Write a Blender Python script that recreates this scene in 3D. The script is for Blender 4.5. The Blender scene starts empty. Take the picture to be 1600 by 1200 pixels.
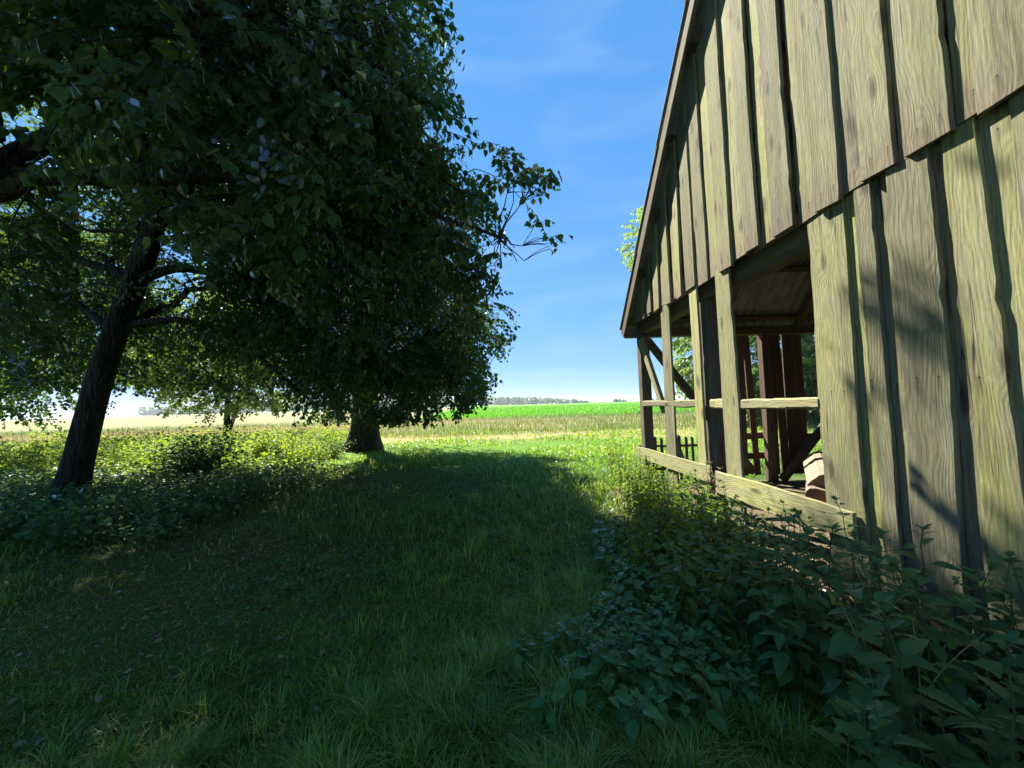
import bpy, math
import numpy as np
from mathutils import Vector, Matrix
R = math.radians
S = bpy.context.scene
C = S.collection
rng = np.random.default_rng(11)

# ------------------------------------------------------------------ camera, sky, sun, exposure
H = 1.6
cam_d = bpy.data.cameras.new('camera'); cam = bpy.data.objects.new('camera', cam_d); C.objects.link(cam)
cam_d.sensor_width = 36; cam_d.lens = 12.98; cam_d.clip_start = 0.05; cam_d.clip_end = 6000
cam.matrix_world = Matrix.Translation((0, 0, H)) @ (Matrix.Rotation(R(-1.5), 4, 'Z') @ Matrix.Rotation(R(90+3.15), 4, 'X') @ Matrix.Rotation(R(-1.69), 4, 'Z'))
S.camera = cam
PHI, EL = R(55), R(49)
SUN = np.array([-math.cos(PHI)*math.cos(EL), math.sin(PHI)*math.cos(EL), math.sin(EL)])
sd = bpy.data.lights.new('sun', 'SUN'); sd.energy = 5.0; sd.angle = R(0.53); sd.color = (1, .94, .80)
so = bpy.data.objects.new('sun', sd); C.objects.link(so); so.location = (-20, 30, 40)
so.rotation_euler = Vector(SUN).to_track_quat('Z', 'Y').to_euler()
W_ = bpy.data.worlds.new('World'); S.world = W_; W_.use_nodes = True
wn = W_.node_tree.nodes; wl = W_.node_tree.links
bg = wn['Background']; bg.inputs['Strength'].default_value = .112
sky = wn.new('ShaderNodeTexSky'); sky.sky_type = 'NISHITA'; sky.sun_disc = False
sky.sun_elevation = EL; sky.sun_rotation = math.atan2(SUN[0], SUN[1]); sky.altitude = 50
sky.air_density = 0.7; sky.dust_density = 0.0; sky.ozone_density = 4.0
# thin high cloud wisps: a little white mixed into the sky
tc = wn.new('ShaderNodeTexCoord'); mp = wn.new('ShaderNodeMapping'); mp.inputs['Scale'].default_value = (1.2, 2.2, 5.5)
nz = wn.new('ShaderNodeTexNoise'); nz.inputs['Scale'].default_value = 2.3; nz.inputs['Detail'].default_value = 8; nz.inputs['Distortion'].default_value = .7
cr = wn.new('ShaderNodeMapRange'); cr.inputs['From Min'].default_value = .5; cr.inputs['From Max'].default_value = .78; cr.inputs['To Max'].default_value = .16
mx = wn.new('ShaderNodeMixRGB'); mx.inputs['Color2'].default_value = (2.2, 2.5, 2.8, 1)
wl.new(tc.outputs['Generated'], mp.inputs['Vector']); wl.new(mp.outputs['Vector'], nz.inputs['Vector']); wl.new(nz.outputs['Fac'], cr.inputs['Value'])
wl.new(cr.outputs['Result'], mx.inputs['Fac']); 
sp = wn.new('ShaderNodeSeparateColor'); cb = wn.new('ShaderNodeCombineColor'); wl.new(sky.outputs['Color'], sp.inputs[0])
for c, (gam, gain) in enumerate(((.74, .36), (.42, .89), (.3, 1.72))):          # the photograph's compressed sky range
    pw = wn.new('ShaderNodeMath'); pw.operation = 'POWER'; pw.inputs[1].default_value = gam; ml = wn.new('ShaderNodeMath'); ml.operation = 'MULTIPLY'; ml.inputs[1].default_value = gain
    wl.new(sp.outputs[c], pw.inputs[0]); wl.new(pw.outputs[0], ml.inputs[0]); wl.new(ml.outputs[0], cb.inputs[c])
wl.new(cb.outputs[0], mx.inputs['Color1']); wl.new(mx.outputs['Color'], bg.inputs['Color'])
S.view_settings.view_transform = 'Standard'; S.view_settings.look = 'None'; S.view_settings.exposure = 1.78; S.view_settings.gamma = 1
cy = S.cycles
cy.max_bounces = 8; cy.diffuse_bounces = 5; cy.glossy_bounces = 2; cy.transmission_bounces = 6; cy.transparent_max_bounces = 4
cy.caustics_reflective = False; cy.caustics_refractive = False

# ------------------------------------------------------------------ helpers
def thing(name, label, cat, loc=(0, 0, 0), rotz=0, group=None):
    o = bpy.data.objects.new(name, None); C.objects.link(o); o.empty_display_size = .2
    o.location = loc; o.rotation_euler = (0, 0, rotz)
    return tag(o, label, cat, group)
def tag(o, label=None, cat=None, group=None, kind=None):
    if label: o['label'] = label
    if cat: o['category'] = cat
    if group: o['group'] = group
    if kind: o['kind'] = kind
    return o
def npmesh(name, V, polys, mats, attrs=None, smooth=False, midx=None):
    """V (n,3); polys: list of (m,k) int arrays"""
    me = bpy.data.meshes.new(name)
    V = np.asarray(V, dtype=np.float32)
    polys = [np.asarray(p, dtype=np.int32) for p in polys if len(p)]
    nl = sum(p.size for p in polys); nf = sum(len(p) for p in polys)
    me.vertices.add(len(V)); me.vertices.foreach_set('co', V.ravel())
    me.loops.add(nl); me.polygons.add(nf)
    me.loops.foreach_set('vertex_index', np.concatenate([p.ravel() for p in polys]))
    tot = np.concatenate([np.full(len(p), p.shape[1], dtype=np.int32) for p in polys])
    st = np.concatenate([[0], np.cumsum(tot)[:-1]]).astype(np.int32)
    me.polygons.foreach_set('loop_start', st); me.polygons.foreach_set('loop_total', tot)
    me.polygons.foreach_set('use_smooth', np.full(nf, smooth))
    for m in (mats if isinstance(mats, (list, tuple)) else [mats]): me.materials.append(m)
    if midx is not None: me.polygons.foreach_set('material_index', np.asarray(midx, dtype=np.int32))
    for k, a in (attrs or {}).items():
        a = np.asarray(a, dtype=np.float32)
        if a.ndim == 1: me.attributes.new(k, 'FLOAT', 'POINT').data.foreach_set('value', a)
        else: me.attributes.new(k, 'FLOAT_VECTOR', 'POINT').data.foreach_set('vector', a.ravel())
    me.update(); me.validate()
    return me
def obj(name, me, parent=None):
    o = bpy.data.objects.new(name, me); C.objects.link(o)
    if parent is not None: o.parent = parent
    return o
def copy_tree(o, parent=None):
    c = o.copy(); C.objects.link(c)
    if parent is not None: c.parent = parent
    for ch in list(o.children): copy_tree(ch, c)
    return c
class SN:                                                   # smooth 1-D noise
    def __init__(s, r, n=5, f0=.6): s.p = r.uniform(0, 6.28, n); s.f = f0*np.array([1.9**k for k in range(n)])*r.uniform(.8, 1.25, n); s.a = np.array([.62**k for k in range(n)])
    def __call__(s, x): return (s.a*np.sin(np.multiply.outer(np.asarray(x, float), s.f)+s.p)).sum(-1)/s.a.sum()
class SN2:
    def __init__(s, r, n=10, f0=.5):
        an = r.uniform(0, 6.28, n); f = f0*1.35**np.arange(n); s.k = np.stack([np.cos(an)*f, np.sin(an)*f]); s.p = r.uniform(0, 6.28, n); s.a = .8**np.arange(n)
    def __call__(s, x, y): return (s.a*np.sin(np.multiply.outer(x, s.k[0])+np.multiply.outer(y, s.k[1])+s.p)).sum(-1)/s.a.sum()*1.6

# ------------------------------------------------------------------ materials
def newmat(name):
    m = bpy.data.materials.new(name); m.use_nodes = True; nt = m.node_tree; nt.nodes.clear()
    out = nt.nodes.new('ShaderNodeOutputMaterial')
    return m, nt, out
class G:                                                    # tiny node-graph helper
    def __init__(s, nt): s.nt = nt
    def n(s, t, ins=None, **kw):
        nd = s.nt.nodes.new(t)
        for k, v in kw.items(): setattr(nd, k, v)
        for k, v in (ins or {}).items():
            i = nd.inputs[k]
            if isinstance(v, bpy.types.NodeSocket): s.nt.links.new(v, i)
            else: i.default_value = v
        return nd
    def math(s, op, a, b=0.0, c=None, clamp=False):
        ins = {0: a, 1: b}
        if c is not None: ins[2] = c
        return s.n('ShaderNodeMath', ins, operation=op, use_clamp=clamp).outputs[0]
    def rng(s, v, a, b, c=0.0, d=1.0, smooth=True):
        return s.n('ShaderNodeMapRange', {'Value': v, 'From Min': a, 'From Max': b, 'To Min': c, 'To Max': d}, interpolation_type='SMOOTHSTEP' if smooth else 'LINEAR').outputs['Result']
    def mix(s, f, a, b, mode='MIX'):
        f4 = lambda c: c if isinstance(c, bpy.types.NodeSocket) else (*c, 1)
        return s.n('ShaderNodeMixRGB', {'Fac': f, 'Color1': f4(a), 'Color2': f4(b)}, blend_type=mode).outputs['Color']
    def noise(s, vec, scale, detail=4, rough=.55, dist=0.0):
        return s.n('ShaderNodeTexNoise', {'Vector': vec, 'Scale': scale, 'Detail': detail, 'Roughness': rough, 'Distortion': dist}).outputs['Fac']
    def scale(s, vec, sc):
        return s.n('ShaderNodeMapping', {'Vector': vec, 'Scale': sc}).outputs['Vector']

def leaf_mat(name, dark, light, trans, gloss=.16, rough=.5, tr=.42):
    m, nt, out = newmat(name); g = G(nt)
    var = g.n('ShaderNodeAttribute', attribute_name='var').outputs['Fac']
    col = g.mix(var, dark, light)
    tcol = g.mix(var, tuple(c*.8 for c in trans), trans)
    d = g.n('ShaderNodeBsdfDiffuse', {'Color': col}).outputs[0]
    t = g.n('ShaderNodeBsdfTranslucent', {'Color': tcol}).outputs[0]
    a = g.n('ShaderNodeMixShader', {0: tr, 1: d, 2: t}).outputs[0]
    gl = g.n('ShaderNodeBsdfGlossy', {'Color': (.9, .95, 1, 1), 'Roughness': rough}).outputs[0]
    fr = g.n('ShaderNodeFresnel', {'IOR': 1.42}).outputs[0]
    f2 = g.math('MULTIPLY', fr, gloss*2)
    f = g.n('ShaderNodeMixShader', {0: f2, 1: a, 2: gl}).outputs[0]
    nt.links.new(f, out.inputs['Surface'])
    return m

def wood_mat(name, cols, moss, mossamt=.5, dark=1.0):
    """weathered board: attribute bc = (across m, along m from lower end, board id)"""
    m, nt, out = newmat(name); g = G(nt)
    bc = g.n('ShaderNodeAttribute', attribute_name='bc').outputs['Vector']
    sep = g.n('ShaderNodeSeparateXYZ', {0: bc}); u, v, i = sep.outputs
    seed = g.math('MULTIPLY', i, 7.31)
    P = g.n('ShaderNodeCombineXYZ', {0: u, 1: v, 2: seed}).outputs[0]
    # knots
    vor = g.n('ShaderNodeTexVoronoi', {'Vector': g.scale(P, (6.5, 2.0, 1)), 'Scale': 1.0, 'Randomness': 1.0}, voronoi_dimensions='3D').outputs['Distance']
    knot = g.rng(vor, .07, .24, 1, 0)
    kb = g.rng(vor, 0, .5, .09, 0)
    low = g.noise(g.scale(P, (3.2, .75, 1)), 1.0, 3, .5)
    w = g.math('ADD', g.math('ADD', u, g.math('MULTIPLY', low, .34)), kb)
    rings = g.math('SINE', g.math('MULTIPLY', w, 230.0))
    rings = g.rng(rings, -.9, 1, 0, 1)
    fine = g.noise(g.scale(P, (85, 7, 1)), 1.0, 6, .66)
    streak = g.noise(g.scale(P, (13, .7, 1)), 1.0, 6, .6)
    blot = g.noise(g.scale(P, (4.5, 1.1, 1)), 1.0, 5, .62, .4)
    wid = g.n('ShaderNodeTexWhiteNoise', {'W': i}, noise_dimensions='1D').outputs['Value']
    base = g.mix(g.rng(streak, .34, .66), cols[0], cols[1])
    base = g.mix(g.math('MULTIPLY', g.rng(blot, .45, .72), .65), base, cols[2])
    ms = g.math('MULTIPLY', g.rng(g.math('ADD', g.math('MULTIPLY', blot, .7), g.math('MULTIPLY', streak, .5)), .42, .72), mossamt)
    ms = g.math('MULTIPLY', ms, g.rng(wid, 0, 1, .55, 1.25), clamp=True)
    base = g.mix(ms, base, moss)
    ls = g.noise(g.scale(P, (11, .22, 1)), 1.0, 5, .6)                     # long dark weather streaks
    base = g.mix(g.rng(ls, .55, .72, 0, .42), base, tuple(c*.5 for c in cols[2]))
    pl = g.noise(g.scale(P, (26, 12, 1)), 1.3, 4, .6)
    base = g.mix(g.rng(pl, .60, .74, 0, .4), base, tuple(min(1, c*1.35) for c in cols[1]))
    ck = g.math('ABSOLUTE', g.math('ADD', g.noise(g.scale(P, (16, .3, 1)), 1.0, 2, .4), -.5))
    base = g.mix(g.math('MULTIPLY', g.rng(ck, .004, .013, 1, 0), g.rng(g.noise(g.scale(P, (2, .8, 1)), 1.7, 2), .5, .6)), base, (.05, .04, .03))
    wid2 = g.n('ShaderNodeTexWhiteNoise', {'W': g.math('ADD', i, .37)}, noise_dimensions='1D').outputs['Value']
    base = g.mix(g.math('MULTIPLY', g.rng(wid2, .3, 1), .5), base, g.mix(streak, tuple(c*.8 for c in cols[2]), (.27, .26, .21)))
    low_end = g.math('MULTIPLY', g.rng(g.math('ADD', v, g.math('MULTIPLY', streak, .5)), .2, .75, 1, 0), .55)
    base = g.mix(low_end, base, cols[3])
    base = g.mix(g.math('MULTIPLY', g.math('MULTIPLY', rings, g.rng(low, .38, .62)), .27), base, (.06, .055, .035))
    base = g.mix(g.rng(fine, .34, .62, .30, 0), base, (.045, .04, .03))
    base = g.mix(g.math('MULTIPLY', knot, .75), base, (.05, .035, .028))
    nv = g.math('ADD', g.math('FLOORED_MODULO', g.math('ADD', v, g.math('MULTIPLY', wid, .03)), 1.35), -.13); nu = g.math('ADD', g.math('ABSOLUTE', u), -.055)
    nd = g.math('SQRT', g.math('ADD', g.math('MULTIPLY', nv, nv), g.math('MULTIPLY', nu, nu)))
    rust = g.math('MULTIPLY', g.rng(g.math('ABSOLUTE', nu), .003, .012, 1, 0), g.math('MULTIPLY', g.rng(nv, -.16, -.01, 0, 1), g.rng(nv, 0, .01, 1, 0)))
    base = g.mix(g.math('MULTIPLY', rust, .55), base, (.06, .04, .03)); base = g.mix(g.rng(nd, .004, .0065, 1, 0), base, (.02, .018, .017))
    base = g.mix(1.0, base, g.n('ShaderNodeCombineXYZ', {0: g.rng(wid, 0, 1, .66*dark, 1.12*dark, False), 1: g.rng(wid, 0, 1, .66*dark, 1.11*dark, False), 2: g.rng(wid, 0, 1, .70*dark, 1.06*dark, False)}).outputs[0], 'MULTIPLY')
    saw = g.math('MULTIPLY', g.math('SINE', g.math('MULTIPLY', g.math('ADD', v, g.math('MULTIPLY', u, .12)), 560.0)), g.rng(g.noise(g.scale(P, (3, 1.4, 1)), 1.3, 2), .52, .72, 0, .10))
    hgt = g.math('ADD', g.math('ADD', g.math('MULTIPLY', fine, 1.0), g.math('MULTIPLY', rings, -.2)), g.math('ADD', saw, g.math('MULTIPLY', low, 1.2)))
    bmp = g.n('ShaderNodeBump', {'Strength': .75, 'Distance': .005, 'Height': hgt}).outputs[0]
    bs = g.n('ShaderNodeBsdfPrincipled', {'Base Color': base, 'Roughness': .85, 'Normal': bmp, 'Specular IOR Level': .25}).outputs[0]
    nt.links.new(bs, out.inputs['Surface'])
    return m
def bark_mat(name, a, b, sc=1.0):
    m, nt, out = newmat(name); g = G(nt)
    p = g.n('ShaderNodeNewGeometry').outputs['Position']
    n1 = g.noise(g.scale(p, (9*sc, 9*sc, 2.2*sc)), 1.0, 7, .65, .6)
    n2 = g.noise(p, 2.2*sc, 4)
    vv = g.n('ShaderNodeTexVoronoi', {'Vector': g.scale(p, (12*sc, 12*sc, 2.5*sc)), 'Scale': 1.0}, feature='DISTANCE_TO_EDGE').outputs['Distance']
    col = g.mix(g.rng(n1, .35, .65), a, b)
    col = g.mix(g.rng(n2, .5, .75, 0, .5), col, (.05, .065, .025))
    h = g.math('ADD', g.rng(vv, 0, .25), n1)
    bm = g.n('ShaderNodeBump', {'Strength': .9, 'Distance': .03, 'Height': h}).outputs[0]
    bs = g.n('ShaderNodeBsdfPrincipled', {'Base Color': col, 'Roughness': .9, 'Normal': bm, 'Specular IOR Level': .2}).outputs[0]
    nt.links.new(bs, out.inputs['Surface']); return m
def plain_mat(name, a, b, sc=5.0, rough=.85, bump=.3, dist=.01, var=False):
    m, nt, out = newmat(name); g = G(nt)
    p = g.n('ShaderNodeNewGeometry').outputs['Position']
    n1 = g.noise(p, sc, 6, .6)
    col = g.mix(g.rng(n1, .35, .68), a, b)
    bm = g.n('ShaderNodeBump', {'Strength': bump, 'Distance': dist, 'Height': n1}).outputs[0]
    bs = g.n('ShaderNodeBsdfPrincipled', {'Base Color': col, 'Roughness': rough, 'Normal': bm, 'Specular IOR Level': .25}).outputs[0]
    nt.links.new(bs, out.inputs['Surface']); return m

M = {}
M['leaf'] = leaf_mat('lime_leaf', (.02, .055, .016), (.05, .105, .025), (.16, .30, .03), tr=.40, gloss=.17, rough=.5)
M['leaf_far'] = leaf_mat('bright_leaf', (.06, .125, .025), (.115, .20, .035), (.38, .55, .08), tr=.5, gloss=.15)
M['nettle'] = leaf_mat('nettle_leaf', (.045, .12, .04), (.085, .18, .05), (.24, .40, .05), tr=.36, gloss=.22, rough=.45)
M['low_leaf'] = leaf_mat('low_nettle_leaf', (.05, .15, .045), (.09, .21, .055), (.2, .34, .06), tr=.25, gloss=.32, rough=.4)
M['weed'] = leaf_mat('weed_leaf', (.06, .13, .02), (.14, .23, .03), (.48, .62, .05), tr=.45, gloss=.07)
M['stem'] = plain_mat('green_stem', (.05, .09, .03), (.09, .10, .04), 20)
M['bark'] = bark_mat('lime_bark', (.018, .014, .010), (.055, .045, .034))
M['twig'] = plain_mat('twig_bark', (.022, .018, .012), (.05, .042, .03), 12)
M['wood'] = wood_mat('weathered_board', [(.225, .21, .135), (.385, .365, .24), (.155, .135, .10), (.21, .145, .12)], (.29, .295, .105), .95)
M['mossy'] = wood_mat('mossy_board', [(.36, .33, .19), (.50, .46, .26), (.25, .22, .13), (.34, .30, .2)], (.43, .44, .14), .9)
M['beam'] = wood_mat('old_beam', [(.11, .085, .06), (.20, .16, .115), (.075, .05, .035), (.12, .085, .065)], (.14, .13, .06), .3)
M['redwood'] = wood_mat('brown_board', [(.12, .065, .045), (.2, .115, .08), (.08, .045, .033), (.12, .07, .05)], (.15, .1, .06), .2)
M['pale'] = wood_mat('pale_timber', [(.27, .21, .155), (.40, .33, .25), (.18, .13, .10), (.3, .24, .19)], (.3, .26, .18), .3)
M['roof'] = plain_mat('fibre_cement', (.26, .255, .24), (.40, .39, .37), 3.5, .9, .3)
M['stone'] = plain_mat('field_stone', (.35, .34, .29), (.5, .49, .42), 9, .9, .5)
M['brick'] = plain_mat('red_clay', (.22, .07, .035), (.32, .11, .06), 14, .9, .4)
M['straw'] = plain_mat('dry_stalk', (.28, .22, .12), (.45, .37, .22), 18)

def grass_mat(name, cols, trans, tr=.4):
    m, nt, out = newmat(name); g = G(nt)
    var = g.n('ShaderNodeAttribute', attribute_name='var').outputs['Fac']
    rp = g.n('ShaderNodeValToRGB'); nt.links.new(var, rp.inputs[0])
    el = rp.color_ramp.elements
    el[0].position = 0; el[0].color = (*cols[0], 1); el[1].position = 1; el[1].color = (*cols[-1], 1)
    for k, c in enumerate(cols[1:-1]):
        e = el.new((k+1)/(len(cols)-1)); e.color = (*c, 1)
    tcol = g.mix(1.0, rp.outputs[0], tuple(trans), 'MULTIPLY')
    d = g.n('ShaderNodeBsdfDiffuse', {'Color': rp.outputs[0]}).outputs[0]
    t = g.n('ShaderNodeBsdfTranslucent', {'Color': tcol}).outputs[0]
    a = g.n('ShaderNodeMixShader', {0: tr, 1: d, 2: t}).outputs[0]
    gl = g.n('ShaderNodeBsdfGlossy', {'Color': (1, 1, 1, 1), 'Roughness': .4}).outputs[0]
    f = g.n('ShaderNodeMixShader', {0: .04, 1: a, 2: gl}).outputs[0]
    nt.links.new(f, out.inputs['Surface']); return m
M['grass'] = grass_mat('meadow_grass', [(.03, .09, .018), (.08, .19, .026), (.15, .29, .03), (.26, .38, .045), (.42, .34, .17)], (2.2, 1.9, 1.0), .45)
M['drygrass'] = grass_mat('dry_grass', [(.10, .19, .035), (.17, .22, .06), (.28, .25, .11), (.38, .28, .16), (.45, .36, .22)], (1.2, 1.15, .9), .35)
M['crop'] = grass_mat('crop', [(.07, .22, .015), (.09, .26, .015), (.11, .29, .02)], (2.2, 2.0, 1.0), .4)
M['litter'] = grass_mat('dry_litter', [(.09, .055, .03), (.16, .10, .055), (.25, .17, .1), (.36, .27, .17)], (1, .9, .7), .2)

# ------------------------------------------------------------------ ground
def ground_mat():
    m, nt, out = newmat('earth_and_fields'); g = G(nt)
    p = g.n('ShaderNodeNewGeometry').outputs['Position']
    x, y, z = g.n('ShaderNodeSeparateXYZ', {0: p}).outputs
    nb = g.noise(p, .5, 5); nm = g.noise(p, 3.0, 6, .62); nf = g.noise(p, 22.0, 8, .7)
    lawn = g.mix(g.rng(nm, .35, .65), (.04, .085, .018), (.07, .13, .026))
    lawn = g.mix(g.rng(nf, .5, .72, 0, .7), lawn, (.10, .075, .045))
    soil = g.mix(g.rng(nf, .35, .68), (.075, .055, .036), (.21, .17, .115))
    # bare earth: under the left trees, along the barn wall and in the barn
    le = g.rng(g.math('ADD', x, g.math('MULTIPLY', nb, 2.6)), -2.2, -.6, 1, 0)
    le = g.math('MULTIPLY', le, g.rng(y, 9, 12, 1, 0))
    ba = g.math('MULTIPLY', g.rng(g.math('ADD', x, g.math('MULTIPLY', nm, .9)), 1.5, 2.1), g.rng(y, 6.6, 7.4, 1, 0))
    bare = g.math('MAXIMUM', g.math('MULTIPLY', le, .2), ba)
    near = g.mix(bare, lawn, soil)
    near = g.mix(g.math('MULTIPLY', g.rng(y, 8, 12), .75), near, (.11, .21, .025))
    yb = g.math('ADD', y, g.math('MULTIPLY', g.noise(g.scale(p, (.16, .3, 1)), 1.0, 4), 9))
    dry = g.mix(g.rng(g.noise(g.scale(p, (.1, .35, 1)), 1.0, 5, .6), .38, .62), (.15, .20, .05), (.33, .25, .13))
    a = g.mix(g.rng(yb, 19, 22), near, dry)
    fringe = g.mix(g.rng(nm, .3, .7), (.07, .15, .045), (.10, .17, .06))
    a = g.mix(g.rng(yb, 40, 45), a, fringe)
    crop = g.mix(g.rng(g.noise(g.scale(p, (.02, .08, 1)), 1.0, 3), .35, .65), (.09, .27, .012), (.115, .31, .018))
    a = g.mix(g.rng(yb, 50, 55), a, crop)
    stub = g.mix(g.rng(g.noise(g.scale(p, (.03, .12, 1)), 1.0, 4), .35, .65), (.19, .19, .085), (.25, .225, .12))
    lf = g.math('MULTIPLY', g.rng(g.math('ADD', x, g.math('MULTIPLY', y, .10)), -9, -5, 1, 0), g.rng(yb, 42, 47))
    a = g.mix(lf, a, stub)
    bm = g.n('ShaderNodeBump', {'Strength': .8, 'Distance': .03, 'Height': nf}).outputs[0]
    bs = g.n('ShaderNodeBsdfPrincipled', {'Base Color': a, 'Roughness': .95, 'Normal': bm, 'Specular IOR Level': .1}).outputs[0]
    nt.links.new(bs, out.inputs['Surface']); return m
gn = SN2(np.random.default_rng(5), 10, .55)
def gz(x, y):
    d = np.hypot(x, y)
    return gn(np.asarray(x, float), np.asarray(y, float))*.035*np.exp(-(d/28)**2)
def axis(lim, n): t = np.linspace(-1, 1, n); return np.sign(t)*(np.abs(t)**4*lim*.985 + np.abs(t)*lim*.015)
gx = axis(3200, 221); gy = axis(3200, 221)
GX, GY = np.meshgrid(gx, gy, indexing='ij')
V = np.stack([GX, GY, gz(GX, GY)], -1).reshape(-1, 3)
n = len(gx); ii = (np.arange(n-1)[:, None]*n+np.arange(n-1)[None]).ravel()
ground = obj('ground', npmesh('ground', V, [np.stack([ii, ii+n, ii+n+1, ii+1], -1)], ground_mat(), smooth=True)); tag(ground, kind='structure')

# ------------------------------------------------------------------ boards and beams
class Wood:
    def __init__(s): s.V = []; s.F = []; s.A = []; s.n = 0
    bid = 0
    def plank(s, p0, p1, nrm, w, t, r=None, wav=.012, bow=.006, seg=None, tilt=0.0, cuts=(0, 0), cham=.004, taper=1.0, clip=None):
        """board from p0 (lower end, centre of its back face) to p1, facing nrm; waney edges, slight bow and twist"""
        r = r or rng
        p0 = np.array(p0, float); p1 = np.array(p1, float); d = p1-p0; L = np.linalg.norm(d); d /= L
        nrm = np.array(nrm, float); nrm = nrm-d*(nrm@d); nrm /= np.linalg.norm(nrm); sx = np.cross(nrm, d)
        N = seg or max(3, int(L/.09))
        v = np.linspace(0, L, N+1)
        a, b, c, tw = SN(r, 5, 1.3), SN(r, 5, 1.3), SN(r, 3, .7), SN(r, 2, .5)
        wf = np.linspace(1, taper, N+1)*w/2
        chip = lambda: np.where(r.random(N+1) < .035, -r.uniform(.3, 1.1, N+1)*wav, 0)+r.normal(0, wav*.10, N+1)
        ul = -wf+wav*a(v)-chip(); ur = wf+wav*b(v)+chip()
        off = bow*c(v); tws = tilt+bow*1.2/w*tw(v)
        ce = np.stack([p0+d*x for x in v])+nrm*off[:, None]
        vl, vr = v.copy(), v.copy()
        ce_cut = np.zeros(N+1)
        ring = []; att = []
        ch = min(cham, t*.3)
        for (uu, nn) in ((ul, 0*v), (ur, 0*v), (ur, 0*v+t-ch), (ur-ch, 0*v+t), (ul+ch, 0*v+t), (ul, 0*v+t-ch)):
            cut = np.where(np.arange(N+1) == N, cuts[1]*uu/w, 0)+np.where(np.arange(N+1) == 0, cuts[0]*uu/w, 0)
            ring.append(ce+sx*uu[:, None]+nrm*(nn+tws*uu)[:, None]+d*cut[:, None]); att.append(np.stack([uu+nn*.7, v, 0*v+Wood.bid], -1))
        K = 6; Vv = np.stack(ring, 1); 
        if clip is not None: Vv = clip(Vv)
        base = s.n; idx = base+np.arange((N+1)*K).reshape(N+1, K)
        s.V.append(Vv.reshape(-1, 3)); s.A.append(np.stack(att, 1).reshape(-1, 3))
        for k in range(K):
            k2 = (k+1) % K
            s.F.append(np.stack([idx[:-1, k], idx[:-1, k2], idx[1:, k2], idx[1:, k]], -1))
        # end caps as quads
        for row, fl in ((idx[0], True), (idx[-1], False)):
            for q in ((0, 1, 2, 5), (5, 2, 3, 4)):
                q = row[list(q)]; s.F.append((q[::-1] if fl else q)[None])
        s.n += (N+1)*K; Wood.bid += 1
        return s
    def beam(s, p0, p1, nrm, w, t, r=None, **kw):
        kw.setdefault('wav', .004); kw.setdefault('bow', .004); kw.setdefault('cham', .012)
        return s.plank(p0, p1, nrm, w, t, r, **kw)
    def mesh(s, name, mat): return npmesh(name, np.concatenate(s.V), [np.concatenate(s.F)], mat, {'bc': np.concatenate(s.A)})
    def obj(s, name, mat, parent=None): return obj(name, s.mesh(name, mat), parent)

# ------------------------------------------------------------------ the barn
WX = 2.55; OUT = (-1, 0, 0)
EAVE_Y, EAVE_Z, SL = 7.0, 2.95, 1.124
RIDGE_Y = 2.0
def roofz(y): return EAVE_Z+(EAVE_Y-np.abs(y-RIDGE_Y)-RIDGE_Y)*SL
barn = thing('barn', 'old timber barn with weathered greenish boards and an open board wall beside the grass', 'barn', (WX, RIDGE_Y, 0))
BL = np.array([WX, RIDGE_Y, 0.0])
class BW(Wood):
    def obj(s, name, mat, parent=barn, label=None):
        s.V = [v-BL for v in s.V]; o = Wood.obj(s, name, mat, parent)
        if label: o['label'] = label
        return o
wr = np.random.default_rng(21)
# gable cladding above the opening: inner boards with cover boards over the joints
edges_up = [6.45, 6.18, 5.88, 5.58, 5.2, 4.85, 4.52, 4.24, 3.77, 3.35, 2.94, 2.515, 2.14, 1.86, 1.5, 1.1, .7, .3]
cl = BW()
for k, y in enumerate(edges_up):
    w = wr.uniform(.20, .245) if y < 4.6 else wr.uniform(.16, .19)
    nxt = edges_up[k+1] if k+1 < len(edges_up) else y-.4
    yc = y+w/2
    zb = 3.02+wr.uniform(-.025, .02)
    top = lambda yy: roofz(yy)-.09
    cl.plank((WX-.066, yc, zb), (WX-.066, yc, top(yc+w/2)), OUT, w, .03, wr, wav=.012, bow=.010, cuts=(wr.uniform(-.02, .02), -w*SL*.98))
    # inner board between this cover board and the next
    yh, yl = y-wr.uniform(-.01, .03), nxt+.11; yi = (yh+yl)/2; wi = yh-yl      # an open slit is left beside each cover board
    cl.plank((WX-.038, yi, 3.03+wr.uniform(-.02, .02)), (WX-.038, yi, top(yi+wi/2)), OUT, wi, .026, wr, wav=.006, bow=.004, cuts=(wr.uniform(-.02, .02), -wi*SL*.98))
cl.obj('gable_cladding', M['wood'])
# lower cladding right of the opening
lc = BW()
lower = [(2.545, .325, 0), (2.335, .11, 0), (2.0, .235, 0), (1.76, .15, 0), (1.40, .25, 0), (1.05, .2, 0), (.65, .22, 0), (.25, .2, 0), (-.2, .22, 0), (-.65, .22, 0), (-1.1, .22, 0), (-1.6, .22, 0), (-2.1, .22, 0), (-2.6, .22, 0)]
for k, (y, w, _) in enumerate(lower):
    yc = y+w/2; lean = wr.uniform(-.025, .025) if k else .004
    lc.plank((WX-.03, yc+lean, .16+wr.uniform(-.05, .06)), (WX-.03, yc-lean, 3.08), OUT, w, wr.uniform(.022, .04), wr, wav=.013, bow=.014, tilt=wr.uniform(-.05, .05))
    nxt = lower[k+1][0]+lower[k+1][1] if k+1 < len(lower) else y-.2
    yh, yl = y+wr.uniform(.012, .04), nxt-.07; yi = (yh+yl)/2; wi = yh-yl
    lc.plank((WX+.002, yi, .14+wr.uniform(-.05, .05)), (WX+.002, yi, 3.05), OUT, wi, .025, wr, wav=.006, bow=.003)
lc.obj('wall_cladding', M['wood'])
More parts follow.
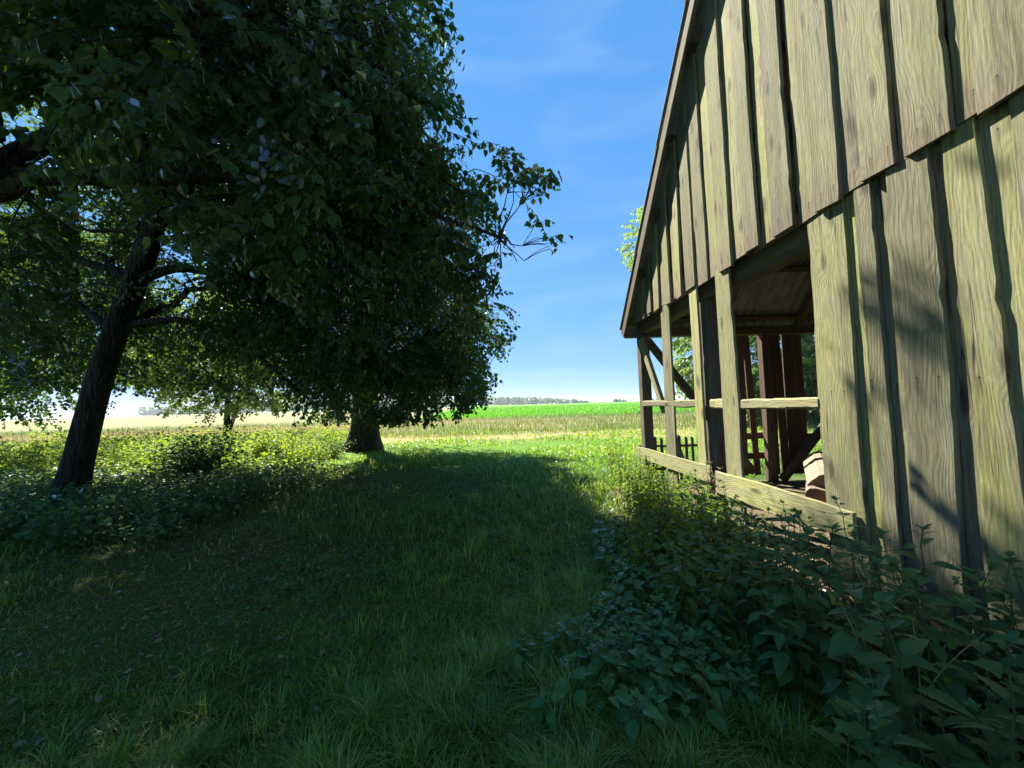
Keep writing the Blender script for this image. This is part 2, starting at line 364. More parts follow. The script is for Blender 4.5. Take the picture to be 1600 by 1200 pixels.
# loose boards still standing in the opening
for (y0, y1, mat, lab) in ((5.34, 5.64, 'wood', 'grey board farthest along the opening'), (4.53, 4.73, 'mossy', 'narrow mossy board nailed over the dark post'), (3.86, 4.13, 'mossy', 'mossy yellow green board nearest the cladding')):
    BW().plank((WX-.034, (y0+y1)/2, .12), (WX-.034, (y0+y1)/2+wr.uniform(-.015, .015), 3.06), OUT, y1-y0, .028, wr, wav=.014, bow=.006).obj('board', M[mat], label=lab)
# rails nailed across
BW().plank((WX-.068, 6.86, .655), (WX-.068, 4.41, .69), OUT, .19, .03, wr, wav=.009, bow=.003, taper=1.1).obj('lower_rail', M['mossy'], label='narrow grey green rail board at knee height by the corner post')
BW().plank((WX-.068, 4.30, .63), (WX-.068, 2.60, .665), OUT, .245, .03, wr, wav=.018, bow=.004, taper=.8).obj('lower_rail', M['mossy'], label='wide mossy rail board at knee height')
for (a, b) in ((6.56, 4.62), (4.40, 3.95), (3.83, 2.87)):
    BW().plank((WX-.006, a, 1.535), (WX-.006, b, 1.545), OUT, .10, .052, wr, wav=.016, bow=.008, cham=.018, seg=24).obj('middle_rail', M['mossy'])
# frame
BW().beam((WX+.10, 6.87, .02), (WX+.10, 6.87, 2.80), (0, -1, 0), .17, .17, wr, seg=20).obj('corner_post', M['beam'])
BW().beam((WX+.135, 4.71, .02), (WX+.135, 4.71, 2.84), (0, -1, 0), .21, .2, wr, seg=20).obj('post', M['beam'])
for y in (1.9, -.6, -2.8): BW().beam((WX+.135, y, .02), (WX+.135, y, 2.84), (0, -1, 0), .2, .18, wr, seg=12).obj('post', M['beam'])
BW().beam((WX+.04, 7.0, 2.95), (WX+.04, -3.0, 2.95), (1, 0, 0), .2, .18, wr, seg=60).obj('tie_beam', M['beam'])
BW().beam((WX-.2, 6.78, 2.87), (9.2, 6.78, 2.87), (0, 1, 0), .16, .18, wr, seg=60).obj('wall_plate', M['beam'])
BW().beam((WX+.07, 5.35, .62), (WX+.07, 6.72, 2.72), (-1, 0, 0), .12, .07, wr, seg=20).obj('brace', M['mossy'], label='pale brace from corner post down along the open wall')
BW().beam((WX+2.1, 6.93, .2), (WX+.22, 6.93, 2.74), (0, -1, 0), .13, .1, wr, seg=24).obj('brace', M['beam'], label='dark brace from corner post across the far side')
BW().beam((5.15, 6.86, .05), (6.45, 6.86, 1.5), (0, -1, 0), .13, .09, wr, seg=20).obj('brace', M['beam'], label='dark brace in front of the far opening')
# far side (eaves wall): posts, dark boards, low horizontal boards
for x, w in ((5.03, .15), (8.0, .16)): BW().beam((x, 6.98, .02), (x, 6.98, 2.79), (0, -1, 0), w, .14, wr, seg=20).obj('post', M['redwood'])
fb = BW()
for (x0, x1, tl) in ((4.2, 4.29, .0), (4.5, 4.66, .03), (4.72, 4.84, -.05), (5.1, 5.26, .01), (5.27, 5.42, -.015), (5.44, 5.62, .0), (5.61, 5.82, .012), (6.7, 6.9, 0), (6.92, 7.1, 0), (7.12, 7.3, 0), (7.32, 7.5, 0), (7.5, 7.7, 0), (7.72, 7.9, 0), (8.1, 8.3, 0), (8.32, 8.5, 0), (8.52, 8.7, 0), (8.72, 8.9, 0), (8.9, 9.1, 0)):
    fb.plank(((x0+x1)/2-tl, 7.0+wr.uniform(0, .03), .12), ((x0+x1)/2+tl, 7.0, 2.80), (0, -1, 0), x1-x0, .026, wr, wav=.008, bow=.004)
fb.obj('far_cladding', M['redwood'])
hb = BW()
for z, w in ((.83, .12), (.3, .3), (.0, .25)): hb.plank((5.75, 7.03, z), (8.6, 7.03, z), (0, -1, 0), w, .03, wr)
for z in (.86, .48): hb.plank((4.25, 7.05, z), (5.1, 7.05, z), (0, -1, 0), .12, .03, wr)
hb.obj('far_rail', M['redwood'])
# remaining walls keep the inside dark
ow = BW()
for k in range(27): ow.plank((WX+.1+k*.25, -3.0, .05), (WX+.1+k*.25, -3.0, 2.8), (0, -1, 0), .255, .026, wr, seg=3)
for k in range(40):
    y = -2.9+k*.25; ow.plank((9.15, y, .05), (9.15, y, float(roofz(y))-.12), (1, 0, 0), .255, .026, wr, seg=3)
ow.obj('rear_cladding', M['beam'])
# roof: corrugated fibre cement sheets on purlins and rafters
def roof_half(sgn):
    Vs, Fs, nn = [], [], 0
    L = 5.02*math.hypot(1, SL); rows = 5; RX0, RX1 = WX-.265, 9.35
    xs = np.arange(RX0, RX1, .0295); wave = .024*np.sin((xs-RX0)/.177*2*math.pi)
    cs, sn = 1/math.hypot(1, SL), SL/math.hypot(1, SL)
    for r_ in range(rows):
        s0 = r_*L/rows-(.0 if r_ == 0 else .1); s1 = (r_+1)*L/rows
        for lay in (0, 1):
            th = .008*lay
            ring = []
            for s_, lift in ((s0, .012), (s1, 0.0)):
                y = EAVE_Y-s_*cs; z = EAVE_Z+s_*sn
                off = wave+lift+th+(.03 if r_ else .0)*(s_ == s0)
                yy = y+off*sn; zz = z+off*cs
                if sgn < 0: yy = 2*RIDGE_Y-yy
                ring.append(np.stack([xs, yy, zz], -1))
            Vs += ring; m_ = len(xs); a = nn+np.arange(m_-1)
            f = np.stack([a, a+1, a+1+m_, a+m_], -1); Fs.append(f if lay else f[:, ::-1]); nn += 2*m_
        a0 = nn-4*m_; a = np.arange(m_-1)
        Fs.append(np.stack([a0+a, a0+a+1, a0+2*m_+a+1, a0+2*m_+a], -1))          # lower sheet edge
        e = np.array([[a0, a0+2*m_, a0+3*m_, a0+m_], [a0+m_-1, a0+2*m_-1, a0+4*m_-1, a0+3*m_-1]]); Fs.append(e)
    return np.concatenate(Vs)-BL, np.concatenate(Fs)
V1, F1 = roof_half(1); V2, F2 = roof_half(-1)
roof = obj('roof', npmesh('roof', np.concatenate([V1, V2]), [F1, F2+len(V1)], M['roof'], smooth=False), barn)
pu = BW(); cs, sn = 1/math.hypot(1, SL), SL/math.hypot(1, SL)
def slope_pt(s_, off, sgn=1):
    y = EAVE_Y-s_*cs+off*sn; z = EAVE_Z+s_*sn+off*cs
    return (y if sgn > 0 else 2*RIDGE_Y-y), z
for sgn in (1, -1):
    for s_ in np.arange(.25, 7.3, .95):
        y, z = slope_pt(s_, -.10, sgn); pu.beam((WX-.19, y, z), (9.2, y, z), (0, -sn*sgn*-1, cs), .09, .065, wr, seg=30)
for v in pu.V: pass
pu.obj('purlin', M['beam'])
ra = BW()
for sgn in (1, -1):
    for x in (WX+.1, 4.1, 5.6, 7.1, 8.6):
        y0, z0 = slope_pt(.1, -.24, sgn); y1, z1 = slope_pt(7.45, -.24, sgn)
        ra.beam((x, y0, z0), (x, y1, z1), (0, sn*sgn, cs), .12, .12, wr, seg=30)
ra.obj('rafter', M['beam'])
vb = BW()
for sgn in (1, -1):
    y0, z0 = slope_pt(-.02, -.115, sgn); y1, z1 = slope_pt(7.52, -.115, sgn)
    vb.plank((WX-.215, y0, z0), (WX-.215, y1, z1), OUT, .17, .025, wr, wav=.005, bow=.004)
vb.obj('verge_board', M['beam'])
# ------------------------------------------------------------------ picket fence behind the open corner
pf = thing('picket_fence', 'low dark picket fence seen through the open corner of the barn', 'fence', (3.5, 7.3, 0))
FL = np.array([3.5, 7.3, 0])
pk = Wood()
for k in range(15):
    x = 2.74+k*.125+wr.uniform(-.01, .01); hgt = .86+wr.uniform(-.03, .03)
    pk.plank((x-3.5, 0, .02), (x-3.5+wr.uniform(-.01, .01), 0, hgt), (0, -1, 0), .055, .02, wr, wav=.002, seg=5, cuts=(0, .03))
pk.obj('pickets', M['beam'], pf)
for z in (.68, .25): Wood().plank((-.85, .03, z), (1.15, .03, z), (0, -1, 0), .06, .03, wr, seg=10).obj('fence_rail', M['beam'], pf)

# timber and brick lying inside
def lying(name, lab, cat, p0, p1, nrm, w, t, mat, group=None):
    p0 = np.array(p0, float); o = Wood().beam((0, 0, 0), np.array(p1, float)-p0, nrm, w, t, wr, seg=8).obj(name, M[mat]); o.location = p0
    return tag(o, lab, cat, group)
def log(lab, p0, p1, rad, seed):
    r = np.random.default_rng(seed); p0, p1 = np.array(p0, float), np.array(p1, float); k, m_ = 14, 9; d = p1-p0; L = np.linalg.norm(d); d /= L
    a = np.cross(d, (0, 0, 1.)); a /= np.linalg.norm(a); b = np.cross(d, a); an = np.linspace(0, 2*math.pi, k, endpoint=False)
    prof = 1+.13*np.sin(2*an+r.uniform(0, 6))+.08*np.sin(3*an+r.uniform(0, 6))-.35*np.clip(np.cos(an-r.uniform(1, 2))-.55, 0, 1)
    V, A = [], []
    for v in np.linspace(0, L, m_):
        q = rad*prof*(1+r.normal(0, .02, k)); V.append(d*v+a*(q*np.cos(an))[:, None]+b*(q*np.sin(an))[:, None]); A.append(np.stack([an*rad, 0*an+v, 0*an+300+seed], -1))
    V.append(np.zeros((1, 3))); V.append((d*L)[None]); A.append(np.array([[0, 0, 300.+seed]])); A.append(np.array([[0, 0, 300.+seed]]))
    i, j = np.arange(m_-1)[:, None]*k, np.arange(k)[None]; j2 = (j+1) % k; F = np.stack([i+j, i+j2, i+k+j2, i+k+j], -1).reshape(-1, 4)
    e = np.arange(k); e2 = (e+1) % k; n0 = m_*k; cap = np.concatenate([np.stack([0*e+n0, e2, e], -1), np.stack([0*e+n0+1, e+n0-k, e2+n0-k], -1)])
    o = obj('split_log', npmesh('split_log', np.concatenate(V), [F, cap], M['pale'], {'bc': np.concatenate(A)})); o.location = p0
    return tag(o, lab, 'log')
log('pale split log propped up in the barn opening, topmost of the wood heap', (4.72, 5.45, .26), (5.25, 6.15, .5), .17, 1)
log('pale split log lying at the left front of the wood heap', (4.55, 5.35, .12), (5.1, 6.0, .14), .14, 2)
log('split log at the right end of the wood heap in the barn', (5.05, 5.3, .13), (5.7, 5.9, .15), .16, 3)
lying('clay_block', 'red brown clay block lying in front of the wood heap in the barn', 'block', (4.45, 4.95, .02), (4.8, 5.1, .03), (0, 0, 1), .22, .2, 'brick')
def stone(name, lab, loc, r):
    k = 14; th = np.linspace(0, math.pi, k); ph = np.linspace(0, 2*math.pi, 18, endpoint=False)
    T, P_ = np.meshgrid(th, ph, indexing='ij'); d = np.stack([np.sin(T)*np.cos(P_), np.sin(T)*np.sin(P_), np.cos(T)], -1)
    q = 1+.16*np.sin(3*d[..., :1]*2+1)+.1*np.sin(5*d[..., 1:2]+2)+.08*np.sin(7*d[..., 2:])
    V = (d*q*np.array(r)).reshape(-1, 3); m_ = 18; a = np.arange(k-1)[:, None]*m_; b = np.arange(m_)[None]; b2 = (b+1) % m_
    F = np.stack([a+b, a+m_+b, a+m_+b2, a+b2], -1).reshape(-1, 4)
    o = obj(name, npmesh(name, V, [F], M['stone'], smooth=True)); o.location = loc; return tag(o, lab, 'stone')
stone('field_stone', 'cream rounded stone at the foot of the barn corner post', (2.6, 6.45, .16), (.14, .12, .12))

# ------------------------------------------------------------------ leaves, sprays, trees
def leaf_proto(L=1.0, wd=.42, fold=.22, droop=.18):
    """ovate leaf along +x, 6 verts and 2 quads"""
    V = np.array([(0, 0, 0), (.30, wd, fold*wd), (.68, wd*.72, fold*wd*.7-droop*.4), (1, 0, -droop), (.68, -wd*.72, fold*wd*.7-droop*.4), (.30, -wd, fold*wd)], float)*L
    return V, np.array([(0, 3, 2, 1), (0, 5, 4, 3)])
LV, LF = leaf_proto()
def leaf_round():                                           # rounder leaf with a drawn-out tip for near foliage
    x = np.array([.06, .28, .58, .84]); w = np.array([.26, .43, .34, .10]); z = -.2*x**2
    V = np.concatenate([[(0, 0, 0)], np.stack([x, w, z+.2*w], -1), [(1.05, 0, -.24)], np.stack([x, -w, z+.2*w], -1)[::-1]])
    return V, np.array([(0, 5, 4, 3, 2, 1), (0, 9, 8, 7, 6, 5)])
def rotm(d, up):
    """rows of frames: x along d, z near up. d,up (n,3) -> (n,3,3) columns x,y,z"""
    d = d/np.linalg.norm(d, axis=-1, keepdims=True)
    y = np.cross(up, d); ln = np.linalg.norm(y, axis=-1, keepdims=True); y = np.where(ln < 1e-5, np.array([0, 1., 0]), y/np.maximum(ln, 1e-9))
    z = np.cross(d, y)
    return np.stack([d, y, z], -1)
def make_spray(r, L=.75, leaf=.10, nside=4, step=.062, LV=LV, LF=LF):
    """flat drooping spray: leaf frames (P, M*scale) and twig segments"""
    P, D, U, Z = [], [], [], []; segs = []
    def run(p, d, Ln, rad):
        nst = max(2, int(Ln/step)); q = np.array(p, float); dd = np.array(d, float)
        last = q.copy(); side = 1
        for k in range(nst):
            dd = dd+np.array([0, 0, -.035])+r.normal(0, .03, 3); dd /= np.linalg.norm(dd); q = q+dd*step
            sd = np.cross(np.array([0, 0, 1.]), dd)*side; side = -side
            if k >= 1 or rad < .004:
                ld = dd*r.uniform(.3, .9)+sd*r.uniform(.6, 1.1)+np.array([0, 0, -r.uniform(.15, .85)])
                P.append(q.copy()); D.append(ld); U.append(np.array([0, 0, 1.])+r.normal(0, .42, 3)); Z.append(leaf*r.uniform(.65, 1.15))
            if k % 3 == 2: segs.append((last, q.copy(), rad)); last = q.copy()
        segs.append((last, q.copy(), rad))
        P.append(q.copy()); D.append(dd+np.array([0, 0, -.4])); U.append(np.array([0, 0, 1.])+r.normal(0, .3, 3)); Z.append(leaf*r.uniform(.7, 1.1))
    run((0, 0, 0), (1, 0, .05), L, .005)
    for k in range(nside):
        t = r.uniform(.15, .75)*L; s = 1 if k % 2 else -1
        run((t, 0, 0), (.75, s*r.uniform(.5, .9), r.uniform(-.25, .1)), L*r.uniform(.3, .55), .003)
    Mx = rotm(np.array(D), np.array(U))*np.array(Z)[:, None, None]
    V = np.einsum('nij,kj->nki', Mx, LV)+np.array(P)[:, None]
    n_ = len(P); F = None
    return V.reshape(-1, 3), F, segs, n_
def tube(paths, radii, k=6):
    """paths: list of (m,3); radii list of (m,). One mesh."""
    Vs, Fs, nn = [], [], 0
    ang = np.linspace(0, 2*math.pi, k, endpoint=False)
    for p, rr in zip(paths, radii):
        p = np.asarray(p, float); rr = np.asarray(rr, float); m_ = len(p)
        t = np.gradient(p, axis=0); t /= np.maximum(np.linalg.norm(t, axis=1, keepdims=True), 1e-9)
        ref = np.where(np.abs(t[:, 2:]) > .9, np.array([[1., 0, 0]]), np.array([[0, 0, 1.]])); a = np.cross(t, ref); a /= np.linalg.norm(a, axis=1, keepdims=True); b = np.cross(t, a)
        ring = p[:, None]+rr[:, None, None]*(a[:, None]*np.cos(ang)[None, :, None]+b[:, None]*np.sin(ang)[None, :, None])
        Vs.append(ring.reshape(-1, 3)); i = nn+np.arange(m_-1)[:, None]*k; j = np.arange(k)[None]; j2 = (j+1) % k
        Fs.append(np.stack([i+j, i+j2, i+k+j2, i+k+j], -1).reshape(-1, 4)); nn += m_*k
    return np.concatenate(Vs), np.concatenate(Fs)
def bez(a, b, c, m_=7):
    t = np.linspace(0, 1, m_)[:, None]; return (1-t)**2*a+2*t*(1-t)*b+t*t*c
def interp_path(pts, rad, step=.25):
    pts = np.array(pts, float); rad = np.array(rad, float)
    s = np.concatenate([[0], np.cumsum(np.linalg.norm(np.diff(pts, axis=0), axis=1))]); m_ = max(4, int(s[-1]/step)); q = np.linspace(0, s[-1], m_)
    P = np.stack([np.interp(q, s, pts[:, k]) for k in range(3)], -1); rr = np.interp(q, s, rad)
    for _ in range(3): P[1:-1] = (P[:-2]+2*P[1:-1]+P[2:])/4
    return P, rr

# where the sun reaches the ground and the barn wall: the crowns leave these directions open
def lit_ok(P, r):
    t = P[:, 2]/SUN[2]; g_ = P-SUN*t[:, None]; x, y = g_[:, 0], g_[:, 1]
    j = r.normal(0, .22, len(P))
    ex = np.interp(y, [2, 2.5, 2.9, 3.4, 4.0, 5.0, 6.2, 8, 10.2, 12, 13.8, 16, 30], [9, 9, 2.4, 2.1, 1.85, 1.6, 1.6, 1.6, 1.5, .6, -1.0, -3.2, -9])+j
    bad = (x > ex+.3*np.sin(1.9*y)+.25*np.sin(4.3*y+1)+.18*np.sin(9.1*y+2))
    tw = (P[:, 0]-WX)/SUN[0]; hw = P-SUN*tw[:, None]; wy, wz = hw[:, 1], hw[:, 2]
    onw = (tw > 0) & (wy > .9) & (wy < 8) & (wz > np.interp(wy, [1.3, 2.2, 2.7, 3.2, 4, 5], [.9, .62, .4, .25, .1, 0])+j*.5) & (wz < 9)
    dap = (np.sin(wy*4.2+wz*2.1+.6)+np.sin(wz*3.7-wy*2.3) > .35) & (wy < 2.95) & (wz > .9) & (wz < 2.7)
    dap |= (wy < 2.02) & (wz > 3.6)
    bad |= onw & (r.random(len(P)) > np.where(dap, .9, .004))
    wd = (y > 9.2+.25*(x+7)) & (x < -4.6) & (x > -16) & (y < 40)     # sunny weeds left of the big tree
    bad |= wd & (r.random(len(P)) > .035)
    return ~bad
def tree(name, label, base, trunk, ells, nlimb, nsec, nspray, leaf, seed, mat='leaf', limbs=(), keep=None, t0=.35, group=None, cat='tree', spray_len=.75, maxd=2.4, tk=20, shell=.5, gap=-.45, flare=1.35, near=False):
    LV_, LF_ = leaf_round() if near else (LV, LF); nk = len(LV_)
    r = np.random.default_rng(seed); base = np.array(base, float)
    T = thing(name, label, cat, tuple(base), 0, group)
    tp, tr_ = interp_path([t[:3] for t in trunk], [t[3] for t in trunk], .22)
    zz = tp[:, 2]-base[2]; tr_ = tr_*(1+(flare-1)*np.exp(-np.maximum(zz, 0)/.45))
    n1, n2 = SN(r, 3, .5), SN(r, 3, .5); tp[:, 0] += .05*n1(zz); tp[:, 1] += .05*n2(zz)
    paths, radii = [tp], [tr_]
    wts = np.array([e[2] for e in ells], float); wts /= wts.sum()
    def samp(m_, lo, hi, pw):
        which = r.choice(len(ells), m_, p=wts); d = r.normal(size=(m_, 3)); d /= np.linalg.norm(d, axis=1, keepdims=True)
        q = hi-(hi-lo)*r.random(m_)**pw
        P = np.array([ells[w][0] for w in which])+d*np.array([ells[w][1] for w in which])*q[:, None]
        ok = P[:, 2] > .5
        if keep is not None: ok &= keep(P, r)
        return P[ok]
    LP = []
    for pl in limbs:
        p, rr = interp_path([q[:3] for q in pl], [q[3] for q in pl], .2); paths.append(p); radii.append(rr); LP.append(p)
    tg = samp(nlimb*5, .55, .85, 1)
    order = []
    for q in tg:                                             # spread the limb ends
        if all(np.linalg.norm(q-o) > 1.5 for o in order): order.append(q)
        if len(order) >= nlimb: break
    for q in order:
        hz = np.hypot(*(q[:2]-base[:2])); zs = np.clip(q[2]-hz*r.uniform(.3, .8), tp[0, 2]+t0*(tp[-1, 2]-tp[0, 2]), tp[-1, 2]-.1)
        k = np.argmin(np.abs(tp[:, 2]-zs)); s_ = tp[k]
        mid = s_*.45+q*.55+np.array([0, 0, .18*np.linalg.norm(q-s_)])
        p = bez(s_, mid, q, max(6, int(np.linalg.norm(q-s_)/.3))); p[1:-1] += r.normal(0, .05, p[1:-1].shape)
        r0 = min(tr_[k]*.5, .02+.013*np.linalg.norm(q-s_)); paths.append(p); radii.append(np.linspace(r0, .018, len(p))); LP.append(p)
    LPt = np.concatenate(LP+[tp[len(tp)//2:]])
    V, F = tube(paths, radii, tk)
    m_ = len(tp)*tk; an = np.tile(np.linspace(0, 2*math.pi, tk, endpoint=False), len(tp)); zr = np.repeat(zz, tk); cc = np.repeat(tp, tk, axis=0)
    ph = r.uniform(0, 6.28, 4)                               # root buttresses, flutes and swellings
    V[:m_] = cc+(V[:m_]-cc)*(1+np.exp(-np.maximum(zr, 0)/.4)*(.22*np.sin(3*an+ph[0])+.14*np.sin(5*an+ph[1]))+.05*np.sin(2*an+ph[2]+zr*.8)+.035*np.sin(4*an+ph[3]-zr*1.3))[:, None]
    obj('trunk', npmesh('trunk', V-base, [F], M['bark'], smooth=True), T)
    SP = []; spaths, srad = [], []
    for q in samp(nsec*2, .4, .95, 1)[:nsec]:
        dd = np.linalg.norm(LPt-q, axis=1)+np.maximum(LPt[:, 2]-q[2], 0)*.3; s_ = LPt[np.argmin(dd)]; ln = np.linalg.norm(q-s_)
        if ln < .15 or ln > 5: continue
        p = bez(s_, (s_+q)/2+np.array([0, 0, .16*ln]), q, max(4, int(ln/.25))); p[1:-1] += r.normal(0, .025, p[1:-1].shape)
        spaths.append(p); srad.append(np.linspace(.010+.007*ln, .006, len(p))); SP.append(p)
    SPt = np.concatenate(SP+LP)
    protos = [make_spray(r, spray_len*r.uniform(.85, 1.2), leaf, int(r.integers(3, 6)), .062*leaf/.1, LV_, LF_) for _ in range(8)]
    kv = r.normal(size=(3, 14))*r.uniform(.7, 2.2, 14); kp = r.uniform(0, 6.28, 14)       # foliage gathers in clumps with gaps between
    tgt = samp(nspray*3, shell, 1.0, 1.6); tgt = tgt[(np.sin(tgt@kv+kp).sum(1)/2.65 > gap)][:nspray]
    Vs, Fs, As, nn = [], [], [], 0
    frames = [[] for _ in protos]
    d2 = np.empty(len(tgt)); near = np.empty(len(tgt), int)
    for a in range(0, len(tgt), 400):
        D = np.linalg.norm(tgt[a:a+400, None]-SPt[None], axis=2); near[a:a+400] = D.argmin(1); d2[a:a+400] = D.min(1)
    for q, k, dd in zip(tgt, near, d2):
        if dd > maxd: continue
        s_ = SPt[k]; dr = q-s_; nd = np.linalg.norm(dr)
        if nd < .02: dr = r.normal(size=3)
        dr = dr/max(np.linalg.norm(dr), .01); dr = dr+r.normal(0, .25, 3); dr[2] = dr[2]*.5-r.uniform(.1, .65)
        frames[int(r.integers(len(protos)))].append((q, dr, r.uniform(.85, 1.25)))
        if nd > .12: spaths.append(bez(s_, (s_+q)/2+np.array([0, 0, .1*nd]), q, 4)); srad.append(np.linspace(.007, .0045, 4))
    for (pv, pf_, segs, nl), fr in zip(protos, frames):
        if not fr: continue
        Q = np.array([f[0] for f in fr]); D = np.array([f[1] for f in fr]); sc = np.array([f[2] for f in fr])
        up = np.array([0, 0, 1.])+r.normal(0, .28, (len(fr), 3)); Mx = rotm(D, up)*sc[:, None, None]
        Vv = np.einsum('nij,kj->nki', Mx, pv)+Q[:, None]
        lf6 = Vv.reshape(-1, nk, 3); lvar = np.clip(r.normal(.5, .22, (len(fr), nl))+r.normal(0, .15, (len(fr), 1)), 0, 1).ravel()
        if keep is not None: ok = keep(lf6[:, nk//2]*.5+lf6[:, 0]*.5, r); lf6 = lf6[ok]; lvar = lvar[ok]
        Vs.append(lf6.reshape(-1, 3)); Fs.append((LF_[None]+nn+nk*np.arange(len(lf6))[:, None, None]).reshape(-1, LF_.shape[1])); nn += len(Vs[-1]); As.append(np.repeat(lvar, nk))
        for (a, b, rad) in segs:
            A = np.einsum('nij,j->ni', Mx, a)+Q; B = np.einsum('nij,j->ni', Mx, b)+Q
            okt = np.ones(len(A), bool) if keep is None else keep(B, r)
            for p_, q_ in zip(A[okt], B[okt]): spaths.append(np.stack([p_, q_])); srad.append(np.array([rad, rad*.7]))
    print(name, 'leaves', nn//6, 'twigs', len(spaths))
    V, F = tube(spaths, srad, 3)
    obj('branches', npmesh('branches', V-base, [F], M['twig'], smooth=True), T)
    obj('crown', npmesh('crown', np.concatenate(Vs)-base, [np.concatenate(Fs)], M[mat], {'var': np.concatenate(As)}), T)
    return T

def sil(P, edge):                                            # keep the crowns' right side to a loose outline over the lane
    return P
def keep_near(P, r):
    ok = lit_ok(P, r)
    e = (P[:, 2]-H)/np.maximum(P[:, 1], .3); q = P[:, 0]/np.maximum(P[:, 1], .3)
    lim = np.interp(e, [-.2, -.08, -.02, .05, .2, .4, .55, .75, .9, 1.15, 3], [-.14, -.12, -.06, .01, .075, .075, .03, -.03, -.07, -.12, -.2])-.03+.022*np.sin(9*P[:, 2]/np.maximum(P[:, 1], 2)*3+P[:, 1])+.015*np.sin(P[:, 2]*5+2*P[:, 1])
    return ok & ((q < lim+r.normal(0, .012, len(P))) | (P[:, 1] < .3))
def keep_lean(P, r):                                         # boughs of the leaning tree leave its own trunk free on the near side
    return keep_near(P, r) & ~((P[:, 1] < 7.0) & (P[:, 2] < 7.2) & (P[:, 0] < -4.3)) & (P[:, 2] > 1.75+.12*np.abs(P[:, 0]+6))
def keep_hang(P, r):
    e = (P[:, 2]-H)/np.maximum(P[:, 1], .3); q = P[:, 0]/np.maximum(P[:, 1], .3)
    lim = np.interp(e, [.2, .34, .42, .46, .5, .54, .58, .63, .68, .75, .85, .95, 1.15, 3], [-.1, .0, .13, .17, .13, .07, .15, .18, .08, -.02, -.06, -.09, -.13, -.2])
    return (q < lim+r.normal(0, .015, len(P))) & ~((P[:, 0] < -2.75-.25*np.sin(P[:, 2]*4)) & (e < .80+.06*np.sin(P[:, 0]*5)) & (q > -1.13))
def keep_big(P, r):                                          # thinner, gappy foliage on its far left
    return keep_near(P, r) & (r.random(len(P)) < np.clip(np.interp(P[:, 0], [-10, -7.5, -5.6, -4.2], [.2, .25, .5, 1])+(P[:, 2] > 9.5), 0, 1)) & (P[:, 2] > 1.15+.1*r.random(len(P)))
# big tree at the far side of the lane: trunk at the field edge
tree('lime_tree', 'broad lime tree with a thick trunk at the field edge, boughs sweeping low', 'tree' and (-5.35, 14.3, 0),
     [(-5.35, 14.3, -.1, .52), (-5.3, 14.3, 1.5, .47), (-5.2, 14.1, 4, .4), (-5.0, 13.9, 9, .25), (-5, 13.8, 15, .06)],
     [((-5, 13.6, 10), (6.2, 6.2, 7.5), 1.0), ((-4.7, 11.6, 5.1), (5.9, 5.4, 3.5), .9), ((-2.3, 8.9, 4.4), (3.2, 3.2, 3.0), .62)],
     34, 480, 5000, .078, 3, keep=keep_big, t0=.12, maxd=2.6, gap=.12)
# leaning tree at the left
tree('lime_tree', 'leaning dark tree trunk at the left with boughs spreading over the undergrowth', (-8.1, 7.15, 0),
     [(-8.15, 7.15, -.1, .22), (-7.75, 7.15, 1.7, .19), (-7.0, 7.15, 4.4, .175), (-6.55, 7.2, 6.3, .17), (-6.3, 7.2, 8.4, .11), (-6.2, 7.3, 11, .04)],
     [((-6.0, 7.4, 9.0), (5.0, 4.8, 3.6), 1.0), ((-5.8, 8.0, 8.2), (2.6, 2.4, 1.5), .3), ((-6.8, 8.6, 5.0), (5.2, 2.8, 2.6), .27), ((-4.2, 7.8, 3.0), (1.9, 1.5, 1.3), .05), ((-10.2, 8.2, 4.4), (2.8, 2, 2.4), .22)],
     24, 280, 3900, .078, 4, keep=keep_lean, t0=.3, gap=-.45,
     limbs=[[(-7.1, 7.15, 4.1, .1), (-6.3, 7.2, 4.5, .08), (-5.0, 7.3, 4.2, .06), (-3.9, 7.4, 3.2, .03)], [(-7.3, 7.15, 3.3, .08), (-6.2, 7.3, 3.5, .06), (-5.0, 7.4, 2.9, .04), (-4.0, 7.5, 1.9, .02)],
            [(-7.05, 7.15, 4.2, .1), (-8.2, 6.9, 4.7, .07), (-9.6, 6.8, 4.5, .04)], [(-6.7, 7.2, 5.6, .13), (-7.2, 7.1, 7, .1), (-7.9, 7, 8.6, .06)], [(-6.8, 7.2, 5.2, .11), (-5.8, 7.0, 5.7, .08), (-4.2, 6.8, 5.8, .04)]])
